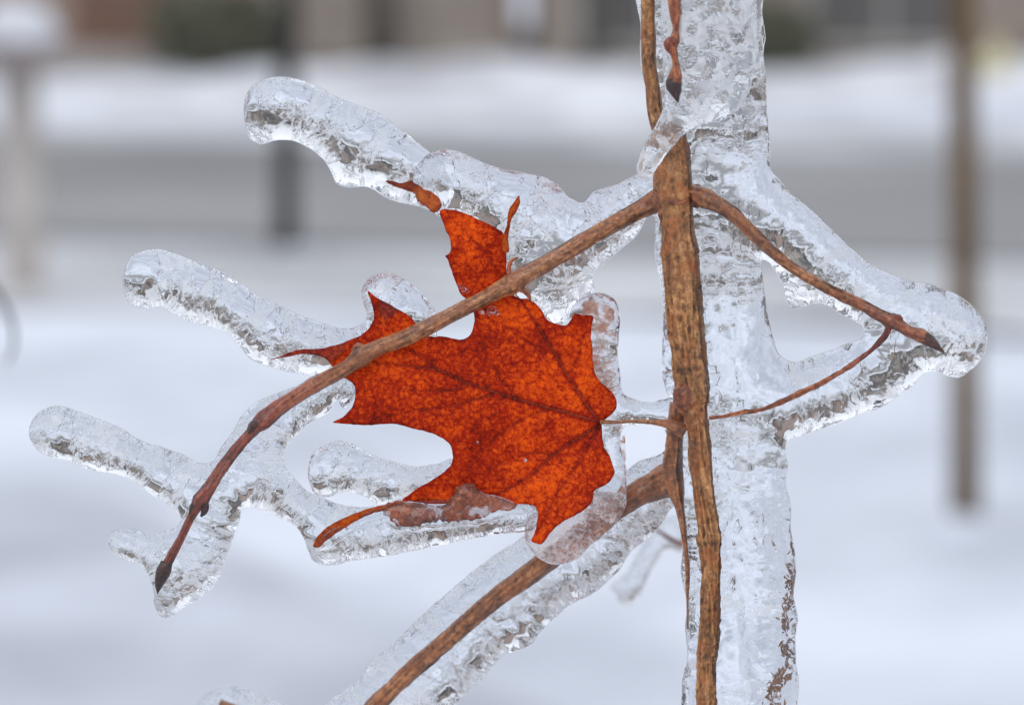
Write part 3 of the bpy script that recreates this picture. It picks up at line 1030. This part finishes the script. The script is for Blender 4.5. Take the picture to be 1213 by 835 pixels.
lowbr = Ice("ice_sheath", [
    (300, 940), (345, 880), (392, 828), (429, 798), (437, 783), (467, 762), (491, 736), (518, 712), (553, 682), (585, 657), (617, 637), (660, 602), (710, 572), (742, 557), (758, 546), (783, 537), (796, 528), (815, 530), (822, 560), (812, 590), (797, 601), (783, 621), (770, 636), (748, 653), (733, 676), (721, 688),
    (698, 705), (680, 714), (647, 741), (627, 764), (598, 776), (565, 811), (538, 835), (500, 875), (440, 940)],
    z0=-95, kf=0.75, kb=0.85, tilt=(0.22, 0), label='out-of-focus ice round the lower branch, running to the bottom edge', lump=2.6, back_amp=2.6)
frontl = Ice("ice_lobe", [
    (786, -110), (784, -50), (783, 0), (783, 30), (784, 60), (786, 90), (787, 118), (783, 135), (776, 150), (764, 170), (757, 188), (754, 201), (760, 211), (768, 212), (778, 200), (792, 180), (806, 164), (815, 156), (835, 148), (858, 142), (874, 132), (886, 112), (893, 88), (897, 60), (898, 30), (897, 0), (897, -50), (896, -110)],
    z0=72, kf=0.55, kb=0.5, tilt=(-0.15, 0), mats=[ICE_MF, ICE_MB], label='nearer lobe of ice at the top, ending in a small slanting icicle', lump=2.2, register=False)

ice_root = empty("ice_coating", 'clear bumpy ice frozen round the branch and leaf, with icicles pointing left', 'ice', M=SUBJ)
for pc in Ice.pieces + [frontl]:
    pc.build(ice_root)

# ---------------------------------------------------------------- wood
branch = empty("maple_branch", 'brown maple branch with side twigs and buds frozen in clear ice', 'branch', M=SUBJ)


def ztop(x, y, pieces):
    z = -1e9
    for p_ in pieces:
        if inside(p_.polys, np.array([x]), np.array([y]))[0]:
            z = max(z, float(p_.front(np.array([x]), np.array([y]))[0]))
    return z


def tube(name, pts, m, parent, pieces=(), sink=0.55, zfix=None, rings=(), seg=40, furrow=0.0, knob=0.06, label=None, floor=None, offs=0.0, step=1.8, fl=30.0, smoothz=14, flat=1.0, ffn=None, redfn=None, rs=1.0, zin=0.0):
    """bark-covered twig; pts (x, y, r[, z])"""
    pts = [tuple(p_) for p_ in pts]
    P = catmull([p_[:3] for p_ in pts], step)
    P[:, 2] *= rs
    if zfix is None:
        z = np.array([ztop(a[0], a[1], pieces) - a[2] * sink + offs for a in P])
        ok = z > -1e8
        idx = np.arange(len(P))
        z = np.interp(idx, idx[ok], z[ok]) if ok.any() else np.zeros(len(P))
        if floor is not None:
            z = np.maximum(z, np.array([floor(a[0], a[1], a[2]) for a in P]))
        k = int(smoothz / step)
        ker = np.hanning(2 * k + 3); ker /= ker.sum()
        zp = np.pad(z, k + 1, mode='edge')
        z = np.convolve(zp, ker, 'valid')[:len(P)]
        z = z - zin * np.exp(-(np.arange(len(P)) * step / 14.0) ** 2)
    else:
        Q = catmull([(p_[0], p_[1], zz) for p_, zz in zip(pts, zfix)], step)
        z = Q[:, 2]
    n = len(P)
    c3 = np.stack([P[:, 0], -P[:, 1], z], 1)
    T = np.gradient(c3, axis=0); T /= np.linalg.norm(T, axis=1)[:, None] + 1e-9
    s_ = np.concatenate([[0], np.cumsum(np.linalg.norm(np.diff(c3, axis=0), axis=1))])
    zax = np.array([0, 0, 1.0])
    A = np.cross(T, zax); A /= np.linalg.norm(A, axis=1)[:, None] + 1e-9
    B = np.cross(A, T)
    q = np.arange(seg) / seg * 2 * np.pi
    rr = P[:, 2].copy()
    for (rx_, ry_, amp, wid) in rings:
        i = np.argmin((P[:, 0] - rx_)**2 + (P[:, 1] - ry_)**2)
        dd = (s_ - s_[i]) / wid
        rr = rr * (1 + amp * np.exp(-dd**2)) + amp * 2.0 * np.exp(-((s_ - s_[i] - wid * .9) / (wid * .3))**2)
    SS, QQ = np.meshgrid(s_, q, indexing='ij')
    cq, sq = np.cos(QQ), np.sin(QQ)
    seed = pts[0][0] * 0.013
    kn = fbm(SS / 26 + seed, cq * 1.2, sq * 1.2, 2)
    rad0 = rr[:, None]
    fu = fbm(SS / fl + seed + 3 * cq, cq * rad0 / 3.2, sq * rad0 / 3.2 + seed, 3)
    cr = fbm(SS / 4.5 + seed, cq * rad0 / 2.2, sq * rad0 / 2.2, 2)
    fu2 = np.clip(fu * 1.3, -1, 1)
    fm = 1.0 if ffn is None else np.array([ffn(a[0], a[1]) for a in P])[:, None]
    rad = rad0 * (1 + knob * kn) + furrow * fm * (fu2 * 1.0 + .45 * cr)
    rad = np.maximum(rad, 0.25)
    W = c3[:, None, :] + rad[..., None] * (A[:, None, :] * cq[..., None] + B[:, None, :] * sq[..., None] * flat)
    W = W.reshape(-1, 3); W[:, 1] *= -1
    F = []
    for i in range(n - 1):
        for k in range(seg):
            a0 = i * seg + k; a1 = i * seg + (k + 1) % seg
            F.append((a0, a1, a1 + seg, a0 + seg))
    F.append(tuple(range(seg))[::-1]); F.append(tuple((n - 1) * seg + k for k in range(seg)))
    at_ = ((0.75 * fu2 + .45 * cr) * fm).reshape(-1)
    red_ = np.zeros(n * seg) if redfn is None else np.repeat([redfn(a[0], a[1]) for a in P], seg)
    o = mesh_obj(name, to_local(W), F, m, parent=parent, label=label, attrs={'furrow': at_, 'red': red_})
    return o, P, z


main_o, mP, mz = tube("main_stem", [(803, 146, 7), (801, 160, 12), (800, 175, 17.5), (799, 192, 22.5), (799, 210, 26), (800, 230, 26), (802, 250, 23.5), (804, 275, 22), (806, 296, 23), (809, 330, 24), (812, 370, 23), (815, 410, 22.5), (818, 440, 22), (821, 460, 21.5), (822, 478, 20.5), (825, 492, 15), (827, 505, 13.5), (829, 540, 13.5), (833, 580, 13), (838, 615, 13), (841, 638, 14.5), (842, 655, 12.5),
                          (842, 700, 12), (841, 740, 12.2), (838, 790, 11.8), (837, 835, 11.8), (836, 940, 13)], BARK, branch, [column], sink=0.35,
                   rings=[(821, 478, .10, 10), (840, 638, .14, 5), (806, 298, .06, 4), (800, 236, .05, 5)], furrow=1.8, seg=80, rs=.93, label='rough tan main stem', step=1.4, fl=34, ffn=lambda x, y: .55 + .45 / (1 + math.exp(-(y - 296) / 3)))
tube("upper_stem", [(765, -110, 8), (766, -40, 8), (768, 0, 8.5), (769, 40, 9), (771, 84, 9.5), (775, 110, 9.5), (778, 135, 10), (786, 158, 12), (797, 185, 17), (800, 215, 21)], BARK, branch, [column], sink=0.3, furrow=.8, seg=36, label='slim upper continuation of the stem beside the hanging twig')
# stem fork behind, left of the lower stem
fk, fP, fz = tube("stem_fork", [(806, 478, 12), (803, 500, 12), (802, 530, 13), (800, 556, 15), (803, 578, 13), (807, 600, 8), (811, 630, 5), (814, 660, 3.4), (815, 700, 2.2), (815, 745, 1.2)], BARK_Y, branch, [column], sink=0.9, furrow=.6, seg=32, label='flat fork of bark beside the lower stem')


def zleaf(x, y):
    base = 20 + 5 * math.sin((x - 400) / 70.0) * math.cos((y - 420) / 60.0) + 3 * math.sin(y / 33.0 + x / 90.0)
    up = max(0.0, (330 - y) / 90.0)
    return base + 10 * up + 0.02 * (x - 560)


twl, tP, tz = tube("side_twig", [(808, 226, 19), (796, 229, 19), (784, 235, 16.5), (770, 243, 13.5), (752, 252, 12.3), (730, 264, 12), (700, 281, 12), (668, 300, 12), (640, 316, 12.2), (622, 326, 12.8), (606, 336, 13), (585, 347, 11.5), (550, 365, 10.8), (520, 381, 10.8), (480, 400, 11), (450, 412, 11.3), (430, 422, 13), (412, 434, 11), (385, 449, 10.6), (360, 464, 10.8),
                                   (335, 480, 11), (318, 493, 11.5), (306, 503, 10.5), (296, 514, 8.3), (280, 532, 8), (262, 556, 8.2), (248, 577, 8.6), (238, 592, 9.5), (232, 603, 7.6), (222, 622, 6), (212, 642, 5.8), (203, 658, 6.4), (197, 670, 7.5)], BARK_Y, branch,
              [tiplobe, middle, lower, column], sink=0.25, floor=lambda x, y, r: zleaf(x, y) + r * 0.9 + 2 if 395 < x < 640 else -1e9,
              rings=[(606, 336, .18, 8), (520, 381, .05, 4), (430, 422, .20, 6), (372, 457, .10, 4), (690, 286, .05, 4), (312, 498, .14, 7), (237, 594, .22, 6), (770, 243, .06, 8)], furrow=.8, seg=44, label='long side twig crossing in front of the leaf down to the left', step=1.5, smoothz=30, fl=44, redfn=lambda x, y: min(1, max(0, (430 - x) / 110)) * .95, rs=.83, zin=6)


def zon(P, z, x, y):
    i = np.argmin((P[:, 0] - x)**2 + (P[:, 1] - y)**2)
    return float(z[i])


def bud(pts, m=BUD, z=0.0, name="bud", label=None, parent=branch, seg=24):
    (x0_, y0_, r0_), (x1_, y1_, r1_) = pts[0], pts[-1]
    dx, dy = x1_ - x0_, y1_ - y0_
    L_ = math.hypot(dx, dy); dx /= L_; dy /= L_
    if L_ > 15:
        # overlapping pointed scales
        for (t0, t1, off, dz) in ((0.0, .52, .55, 1.5), (0.0, .5, -.55, 1.5), (.12, .74, .0, 3.2)):
            a_ = [(x0_ + dx * L_ * (t0 + (t1 - t0) * f) - dy * off * r0_ * (1 - f) * .8, y0_ + dy * L_ * (t0 + (t1 - t0) * f) + dx * off * r0_ * (1 - f) * .8, r0_ * w) for f, w in ((0, .5), (.3, .62), (.65, .45), (1, .06))]
            tube("bud_scale", a_, m, parent, zfix=[z + r0_ * .42 + dz * .3 - 1.5 * q for q in range(4)], furrow=.25, seg=14, step=1.2, fl=7)
    return tube(name, pts, m, parent, zfix=[z] * len(pts), furrow=.35, seg=seg, label=label, step=1.0, fl=9)


# reddish outer end of the long twig
bud([(198, 666, 7.0), (195, 674, 8.6), (191, 684, 7.4), (188, 694, 4.2), (186.5, 703, .5)], z=zon(tP, tz, 197, 668), label='dark pointed bud at the lower left twig end')
bud([(236, 592, 3), (230, 600, 5.2), (227, 606, 3.8), (225, 611, 1)], z=zon(tP, tz, 238, 592) - 1, label='small dark side bud, left of the twig node')
bud([(240, 590, 3), (243, 600, 5.0), (241, 607, 3.5), (238, 612, 1)], z=zon(tP, tz, 238, 592) + 3)
bud([(308, 498, 4), (300, 505, 6), (296, 514, 4.0), (295, 520, 1)], z=zon(tP, tz, 306, 503) + 4)
bud([(432, 417, 5), (424, 412, 6), (419, 414, 3), (416, 417, 1)], z=zon(tP, tz, 430, 422) - 2, m=NODE)

rt, rP, rz_ = tube("side_twig", [(812, 226, 12), (828, 232, 12.5), (845, 240, 11), (866, 252, 10.4), (885, 270, 9.4), (905, 289, 8.8), (930, 311, 8.2), (952, 326, 7.8), (975, 339, 7.4), (1000, 352, 7.6), (1025, 364, 8.2), (1045, 375, 8.8), (1056, 381, 9.8), (1066, 386, 8.2), (1078, 393, 8.2), (1090, 397, 8.6), (1097, 401, 9)], BARK_Y, branch, [column], sink=0.3,
              rings=[(836, 236, .18, 6), (905, 289, .12, 5), (1000, 352, .10, 4), (1056, 381, .22, 5), (1090, 398, .16, 4)], furrow=.7, seg=36, label='orange-brown right-hand twig ending in a pointed bud', step=1.3, redfn=lambda x, y: min(.6, max(0, (x - 980) / 120)), rs=.85, zin=12)
zr = zon(rP, rz_, 1095, 400)
bud([(1094, 399, 8), (1100, 403, 8), (1107, 408, 5.8), (1113, 413, 3.0), (1119, 418, .5)], z=zr, label='dark pointed end bud of the right-hand twig')
bud([(1055, 382, 4), (1061, 377, 5.2), (1066, 378, 4.2), (1069, 381, 1.5)], z=zon(rP, rz_, 1056, 380) + 3, m=BARK_R)
tube("thin_twig", [(1053, 388, 5.0), (1048, 398, 4.9), (1041, 406, 4.4), (1028, 418, 3.6), (1012, 430, 3.4), (990, 444, 3.6), (968, 457, 4.0), (945, 467, 3.9), (925, 476, 3.7), (905, 484, 3.2), (882, 488, 3.2), (862, 492, 2.6), (840, 495, 2.8)], BARK_O, branch, [column], sink=-0.1, furrow=.8, knob=.16, rs=.82, seg=20, redfn=lambda x, y: min(1, max(0, (x - 985) / 50)), fl=12, label='thin wiry twig joining the right-hand twig to the main stem', step=1.2, smoothz=20)
# hanging twig at the top
tube("hanging_twig", [(798, -110, 8), (799, -50, 8), (799, 0, 8), (801, 20, 7.5), (802, 35, 5), (799, 48, 7), (796, 56, 6.5), (799, 66, 4.5), (801, 80, 4.8), (800, 88, 8), (799, 98, 9)], BARK_O, branch, zfix=[96] * 11, furrow=.6, seg=28, label='short red-brown twig hanging down from the top')
bud([(799, 92, 8), (798, 100, 9.5), (800, 109, 7), (802, 117, 3), (803, 122, .5)], z=96, label='dark bud pointing down at the top')
bud([(800, 46, 5), (792, 53, 6), (794, 60, 4), (797, 64, 1.5)], z=99, m=BARK_R)
# lower branch
tube("lower_branch", [(806, 560, 20), (795, 566, 22), (780, 573, 20), (762, 582, 18), (742, 594, 17), (715, 613, 16.5), (680, 640, 16.2), (650, 662, 16), (620, 685, 15), (590, 706, 13.5), (560, 731, 12.8), (525, 762, 12.6), (490, 792, 12.6), (455, 825, 12.6), (420, 862, 12.6), (360, 930, 12)], BARK_Y, branch, [lowbr], sink=0.2,
     rings=[(790, 568, .12, 10)], furrow=.8, seg=36, label='lower branch running down to the bottom edge, out of focus', step=2.2, smoothz=60, rs=.84)
# node swelling on the stem
for (x, y, r, dz) in ((814, 470, 17, 9),):
    tube("node", [(x - 4, y - r, r * .5), (x - 2, y - r * .55, r * .92), (x, y, r), (x + 1, y + r * .55, r * .92), (x + 2, y + r, r * .5)], NODE, branch, zfix=[zon(mP, mz, x, y) + dz - 2] * 5, furrow=.8, seg=36, step=1.2, fl=12)
for (pts_, dz) in (([(775, 227, 3), (781, 236, 6), (785, 247, 6), (783, 258, 3)], 8), ([(826, 219, 2.5), (829, 228, 5), (829, 238, 5), (825, 247, 2.5)], 9), ([(806, 290, 3), (822, 293, 4.5), (828, 299, 3)], 8), ([(786, 236, 2), (800, 240, 3), (815, 237, 2)], 22)):
    zz_ = zon(mP, mz, pts_[1][0], pts_[1][1]) + dz
    tube("collar_ridge", pts_, NODE, branch, zfix=[zz_ - 1] + [zz_] * (len(pts_) - 2) + [zz_ - 1], furrow=.8, seg=18, step=1.2, fl=8)
# stipule scraps at the node on the long twig
zn = zon(tP, tz, 606, 336)
tube("bark_scrap", [(604, 330, 3), (603, 318, 2.4), (607, 308, 2.0), (615, 305, .6)], LEAF_BR, branch, zfix=[zn, zn + 5, zn + 6, zn + 4], seg=12, furrow=.3)
tube("bark_scrap", [(615, 340, 4.4), (622, 345, 3.4), (627, 352, 2.2), (629, 358, .6)], NODE, branch, zfix=[zn, zn - 1, zn - 3, zn - 5], seg=14, furrow=.3)

# ---------------------------------------------------------------- leaf
leaf = empty("maple_leaf", 'orange-red maple leaf frozen in the ice behind the long twig', 'leaf', M=SUBJ)
VEINS = [
    [(712, 500, 3.4), (690, 494, 3.0), (651, 483, 2.6), (614, 473, 2.3), (589, 465, 2.1), (555, 454, 1.9), (523, 440, 1.6), (490, 434, 1.3), (450, 430, 1.0), (420, 422, .8)],
    [(712, 500, 3.0), (703, 490, 2.7), (688, 469, 2.4), (673, 446, 2.2), (656, 417, 2.0), (639, 389, 1.8), (624, 366, 1.5), (600, 335, 1.3), (575, 300, 1.0), (545, 268, .7)],
    [(712, 500, 2.6), (698, 511, 2.2), (679, 522, 2.0), (654, 540, 1.7), (629, 562, 1.4), (600, 580, 1.0), (560, 592, .7)],
    [(712, 502, 2.2), (700, 522, 1.7), (684, 548, 1.4), (664, 578, 1.1), (648, 608, .8), (636, 632, .5)],
    [(589, 465, 1.6), (565, 472, 1.3), (540, 480, 1.1), (505, 484, .9), (460, 492, .7), (420, 497, .5)],
    [(523, 440, 1.3), (500, 425, 1.1), (478, 405, .9), (460, 385, .7), (445, 360, .5)],
    [(651, 483, 1.3), (628, 492, 1.1), (605, 505, .9), (580, 525, .7), (560, 545, .5)],
    [(614, 473, 1.2), (596, 452, 1.0), (580, 428, .8), (568, 405, .6)],
    [(673, 446, 1.2), (684, 425, 1.0), (690, 405, .8), (694, 385, .5)],
    [(656, 417, 1.1), (640, 412, .9), (618, 400, .8), (598, 385, .6)],
    [(654, 540, 1.1), (640, 536, .9), (618, 540, .7), (590, 548, .5)],
    [(555, 454, 1.1), (535, 462, .9), (510, 463, .7), (475, 460, .5)],
]
outline = [(521, 250), (537, 249), (554, 254), (567, 260), (579, 266), (588, 270), (596, 276), (598, 290), (600, 308), (600, 321), (602, 336), (606, 347), (614, 353), (625, 354), (632, 358), (641, 367), (649, 379), (661, 384), (671, 385), (676, 379), (680, 372), (692, 373),
           (702, 374), (701, 386), (700, 399), (702, 410), (702, 424), (703, 434), (706, 444), (712, 453), (720, 460), (727, 467), (730, 474), (730, 482), (726, 489), (719, 495), (713, 500), (713, 508), (714, 520), (716, 530), (722, 540), (726, 550), (728, 560), (724, 568), (716, 575), (709, 578),
           (704, 582), (702, 592), (694, 602), (680, 611), (668, 617), (659, 624), (651, 632), (646, 640), (641, 644), (634, 643), (630, 641), (633, 632), (636, 620), (637, 606), (634, 600), (620, 597), (607, 597), (597, 592), (587, 590), (570, 590), (552, 596), (528, 597), (505, 597), (490, 594), (476, 592), (484, 586),
           (493, 579), (506, 572), (518, 564), (527, 558), (533, 552), (536, 546), (536, 538), (534, 528), (527, 521), (518, 516), (504, 511), (488, 507), (478, 504), (468, 502), (456, 502), (444, 503), (431, 503.5), (414, 502.5), (404, 501.5), (394, 500), (400, 497), (406, 494), (412, 488), (417, 482), (420, 474), (421, 464),
           (419, 456), (414, 451), (408, 448), (400, 442), (392, 432), (388, 427), (377, 421), (367, 419.5), (359, 419), (340, 421.5), (321, 424.5), (334, 420), (347, 415.5), (358, 413.5), (377, 413), (388, 411), (397, 409), (407, 406), (416, 402), (427, 397), (435, 391), (441, 382), (443, 374), (442, 366), (440, 358), (436, 345),
           (444, 351), (451, 355), (461, 360), (471, 366), (480, 371), (487, 376), (494, 385), (500, 393), (508, 398), (520, 398), (533, 400), (547, 402), (555, 399), (560, 390), (562, 378), (560, 366), (555, 357), (546, 349), (542, 340), (539, 332), (535, 321), (532, 313), (530, 307), (527, 303), (531, 301), (534, 297), (534, 290), (532, 281), (528, 273), (525, 264)]


def jag(P, a, sc, k):
    T = np.roll(P, -1, 0) - np.roll(P, 1, 0); T /= np.linalg.norm(T, axis=1)[:, None] + 1e-9
    return P + np.stack([-T[:, 1], T[:, 0]], 1) * (a * fbm(P[:, 0] / sc, P[:, 1] / sc, k, 2))[:, None]


def zl(X, Y):
    base = 20 + 5 * np.sin((X - 400) / 70.0) * np.cos((Y - 420) / 60.0) + 3 * np.sin(Y / 33.0 + X / 90.0)
    up = np.maximum(0.0, (330 - Y) / 90.0)
    return base + 10 * up + 0.02 * (X - 560)


LP = [jag(catmull(outline, 2.0, True), 0.5, 5, 3.3)]
V, T, bnd = plan_mesh(LP, 2.6, rings=(0.6,))
X, Y = V[:, 0], V[:, 1]
dv = np.full(len(X), 1e9)
infl = np.zeros(len(X))
for vn in VEINS:
    q = catmull(vn, 1.5)
    d = np.sqrt(((X[:, None] - q[:, 0])**2 + (Y[:, None] - q[:, 1])**2))
    j = d.argmin(1); dm = d[np.arange(len(X)), j]; wv = q[j, 2]
    infl = np.maximum(infl, np.exp(-(dm / (wv * 1.1 + .8))**2) * np.clip(wv / 2.2, .25, 1))
    dv = np.minimum(dv, dm)
D = bdist(LP, X, Y)
pucker = 1.8 * np.minimum(dv, 14) / 14 + .5 * fbm(X / 12, Y / 12, 2.2, 2)
edge = 4.5 * np.exp(-D / 7.0) * (0.3 + fbm(X / 45, Y / 45, 8.8, 2))
zf = zl(X, Y) + pucker + edge
zb = zf - 1.1
zf2 = zf.copy(); zf2[bnd] -= .55
W, F, mi = two_sheets(V, T, bnd, zf2, zb)
va = np.concatenate([infl, infl[~bnd]]) * 0.42 + np.concatenate([np.exp(-D / 2.5), np.exp(-D[~bnd] / 2.5)]) * .22
mesh_obj("blade", to_local(W), F, LEAF, parent=leaf, attrs={'vein': va})


def leaf_surf(x, y):
    i = np.argmin((X - x)**2 + (Y - y)**2)
    return float(zf[i])


for vn in VEINS:
    q = catmull(vn, 12)
    w_ = q[:, 2]
    tube("vein", [(a[0], a[1], max(.3, a[2] * .5)) for a in q], VEIN, leaf, zfix=[leaf_surf(a[0], a[1]) - a[2] * .35 for a in q], seg=10, furrow=.12, knob=.1, step=3.0)
# petiole
ps = leaf_surf(712, 500)
tube("petiole", [(711, 500, 3.0), (718, 500, 2.6), (730, 500, 2.0), (745, 499, 2.2), (760, 499, 2.6), (775, 500, 3.2), (790, 502, 5.0), (802, 506, 8), (812, 512, 9)], BARK_Y, leaf, zfix=[ps, ps + 1, ps + 2, ps + 5, ps + 8, 30, 34, 36, 36], seg=18, furrow=.4, label='thin brown leaf stalk running to the main stem')


def flake(name, outl, zfun, m, label=None, th=1.0, jg=.5, h=2.4):
    LPq = [jag(catmull(outl, 1.8, True), jg, 4, 6.1)]
    V, T, bnd = plan_mesh(LPq, h, rings=(0.5,))
    zf_ = zfun(V[:, 0], V[:, 1]) + .8 * fbm(V[:, 0] / 9, V[:, 1] / 9, 3.1, 2)
    a = zf_.copy(); a[bnd] -= th / 2
    W, F, mi = two_sheets(V, T, bnd, a, zf_ - th)
    D = bdist(LPq, V[:, 0], V[:, 1]); va = np.exp(-D / 2.0) * .25
    return mesh_obj(name, to_local(W), F, m, parent=leaf, label=label, attrs={'vein': np.concatenate([va, va[~bnd]])})


# scraps of leaf under the ice
flake("leaf_tip", [(457, 214), (464, 214), (474, 217), (486, 214), (494, 216), (504, 224), (514, 228), (521, 234), (524, 243), (517, 250), (508, 243), (499, 238), (490, 229), (480, 225), (468, 221)],
      lambda x, y: -8 + 0 * x + (x - 457) * .1, LEAF_OR, 'torn brown leaf tip frozen inside the ice')
flake("leaf_tip", [(597, 276), (600, 268), (601, 258), (603, 248), (609, 240), (615, 232), (616, 240), (612, 250), (606, 259), (604, 268), (602, 280), (600, 300), (597, 300)],
      lambda x, y: 44 + 0 * x + (276 - y) * .12, LEAF_OR, 'small curled leaf tip standing up above the leaf')
flake("curled_lobe", [(371, 648), (375, 637), (384, 627), (402, 616), (420, 608), (444, 600), (458, 597), (473, 593), (488, 595), (500, 600), (490, 606), (470, 605), (448, 606), (430, 613), (410, 624), (398, 632), (386, 641), (377, 648)],
      lambda x, y: 24 + 4 * np.sin((x - 371) / 30), LEAF_OR, 'orange leaf edge curled into a narrow strip pointing left', th=1.6)
flake("curled_lobe", [(452, 600), (473, 593), (490, 596), (508, 598), (524, 600), (532, 592), (538, 580), (545, 574), (553, 572), (561, 575), (568, 581), (578, 586), (588, 588), (600, 594), (612, 600), (600, 604), (588, 605), (577, 610), (566, 614), (550, 616), (538, 617), (522, 616), (508, 618), (494, 621), (482, 624), (468, 621), (460, 612)],
      lambda x, y: 24 + 3 * np.sin(x / 14) + 2.2 * fbm(x / 16, y / 9, 5.5, 3), LEAF_BR, 'brown underside of the leaf edge folded over below the leaf', th=1.6, jg=2.0)
flake("folded_margin", [(684, 372), (688, 362), (698, 356), (712, 354), (722, 362), (727, 380), (726, 402), (724, 424), (727, 444), (732, 464), (726, 474), (714, 462), (704, 450), (696, 430), (696, 400), (696, 380)],
      lambda x, y: -2 + 4 * np.sin(y / 14), LEAF_PK, 'pale brown leaf edge folded back inside the ice rim on the right', th=1.2, jg=1.5)
flake("folded_margin", [(716, 600), (726, 588), (735, 570), (737, 545), (734, 522), (738, 516), (741, 545), (741, 580), (735, 602), (722, 622), (706, 636), (702, 632)],
      lambda x, y: -4 + 3 * np.sin(y / 11), LEAF_PK, 'thin brown leaf edge folded back inside the lower ice rim', th=1.2, jg=1.2)

# brown flakes added to imitate the stem's reflection in the column's right side
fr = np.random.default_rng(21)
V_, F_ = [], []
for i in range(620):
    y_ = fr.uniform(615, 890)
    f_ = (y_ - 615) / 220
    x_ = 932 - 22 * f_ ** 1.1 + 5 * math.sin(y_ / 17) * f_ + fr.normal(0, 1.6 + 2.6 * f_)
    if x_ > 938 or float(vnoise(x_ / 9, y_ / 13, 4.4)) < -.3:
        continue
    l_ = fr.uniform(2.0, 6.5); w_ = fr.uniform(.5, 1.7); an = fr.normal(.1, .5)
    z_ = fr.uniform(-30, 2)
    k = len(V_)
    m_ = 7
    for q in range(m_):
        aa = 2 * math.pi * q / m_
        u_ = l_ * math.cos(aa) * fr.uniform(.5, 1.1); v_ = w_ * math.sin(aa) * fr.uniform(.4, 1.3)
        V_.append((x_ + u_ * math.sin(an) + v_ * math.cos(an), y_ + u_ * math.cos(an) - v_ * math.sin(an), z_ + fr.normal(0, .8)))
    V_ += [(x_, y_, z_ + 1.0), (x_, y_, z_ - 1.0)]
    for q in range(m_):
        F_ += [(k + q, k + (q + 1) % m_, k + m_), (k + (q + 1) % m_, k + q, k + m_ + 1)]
fo_ = mesh_obj("stem_reflection_flakes", to_local(V_), F_, STEM_REFL, parent=branch, smooth=False, label='brown flakes imitating the stem reflection in the right side of the ice column')
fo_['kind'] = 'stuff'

for ol_, z_ in (([(455, 604), (470, 596), (492, 594), (512, 598), (530, 596), (538, 584), (546, 574), (558, 572), (570, 582), (590, 588), (612, 597), (622, 606), (600, 612), (575, 620), (548, 624), (515, 626), (485, 630), (462, 624)], 27),
                ([(372, 652), (380, 634), (400, 620), (428, 606), (452, 600), (462, 610), (440, 618), (412, 634), (388, 650)], 24)):
    Ice("ice_glaze", ol_, z0=z_, kf=.42, kb=.35, lump=1.4, back_amp=.8, grid=2.4, register=False, mats=[ICE_CF, ICE_CF]).build(ice_root)

# ice beads on the leaf
for (bx, by, br) in ((548, 342, 4), (553, 345, 2.5), (544, 338, 2), (571, 370, 3), (583, 367, 4.5), (588, 371, 3), (579, 372, 2.5), (514, 396, 3.5), (506, 400, 2.5), (566, 524, 1.6), (622, 545, 1.8), (598, 596, 2.4)):
    a = np.linspace(0, 2 * math.pi, 9)[:-1]
    pts = [(bx + br * 1.3 * math.cos(q) * (1 + .25 * math.sin(3 * q + bx)), by + br * math.sin(q)) for q in a]
    pc = Ice("ice_bead", pts, z0=leaf_surf(bx, by) + 1.4, kf=.9, kb=.3, wob=.5, grid=1.6, lump=.4, back_amp=.3, register=False)
    pc.build(ice_root)

# ---------------------------------------------------------------- blurred twigs farther back / nearer
def small_ice(pts, z0, kf, label, name="ice_sleeve", parent=None, **kw):
    pc = Ice(name, pts, z0=z0, kf=kf, kb=kf, label=None, register=False, grid=5.0, **kw)
    return pc.build(parent)


t = empty("iced_twig", 'small blurred ice-covered twig hanging behind, between stem and lower branch', 'twig', 'blurred iced twigs behind the branch', M=SUBJ)
small_ice([(808, 612), (812, 640), (806, 655), (792, 650), (776, 668), (764, 690), (756, 708), (742, 716), (733, 712), (730, 702), (722, 696), (728, 688), (742, 678), (752, 660), (764, 640), (776, 626), (790, 612)], -560, .9, None, parent=t, tilt=(0, 0), back_amp=4, lump=4)
tube("twig", [(812, 646, 2.6), (798, 640, 2.6), (785, 632, 2.2), (776, 626, 1.2)], BARK_R, t, zfix=[-540] * 4, seg=14)
t = empty("iced_twig", 'blurred rounded ice mound of another twig at the bottom left edge', 'twig', 'blurred iced twigs behind the branch', M=SUBJ)
small_ice([(236, 830), (246, 820), (262, 815), (282, 814), (300, 819), (318, 826), (345, 838), (380, 870), (400, 930), (340, 940), (290, 890), (250, 862), (232, 845)], -230, .9, None, parent=t, back_amp=4, lump=3)
tube("twig", [(262, 832, 4), (290, 845, 5), (320, 870, 6), (360, 930, 7)], BARK_Y, t, zfix=[-225] * 4, seg=14)
t = empty("iced_twig", 'thin blurred grey twig curving at the left edge', 'twig', M=SUBJ)
tube("twig", [(-40, 300, 4), (-10, 335, 4), (8, 365, 3.4), (16, 392, 3), (16, 412, 2.4), (8, 430, 1.6)], simple("grey_twig", (0.16, 0.16, 0.17), var=.3, scale=300), t, zfix=[-2200] * 6, seg=14)
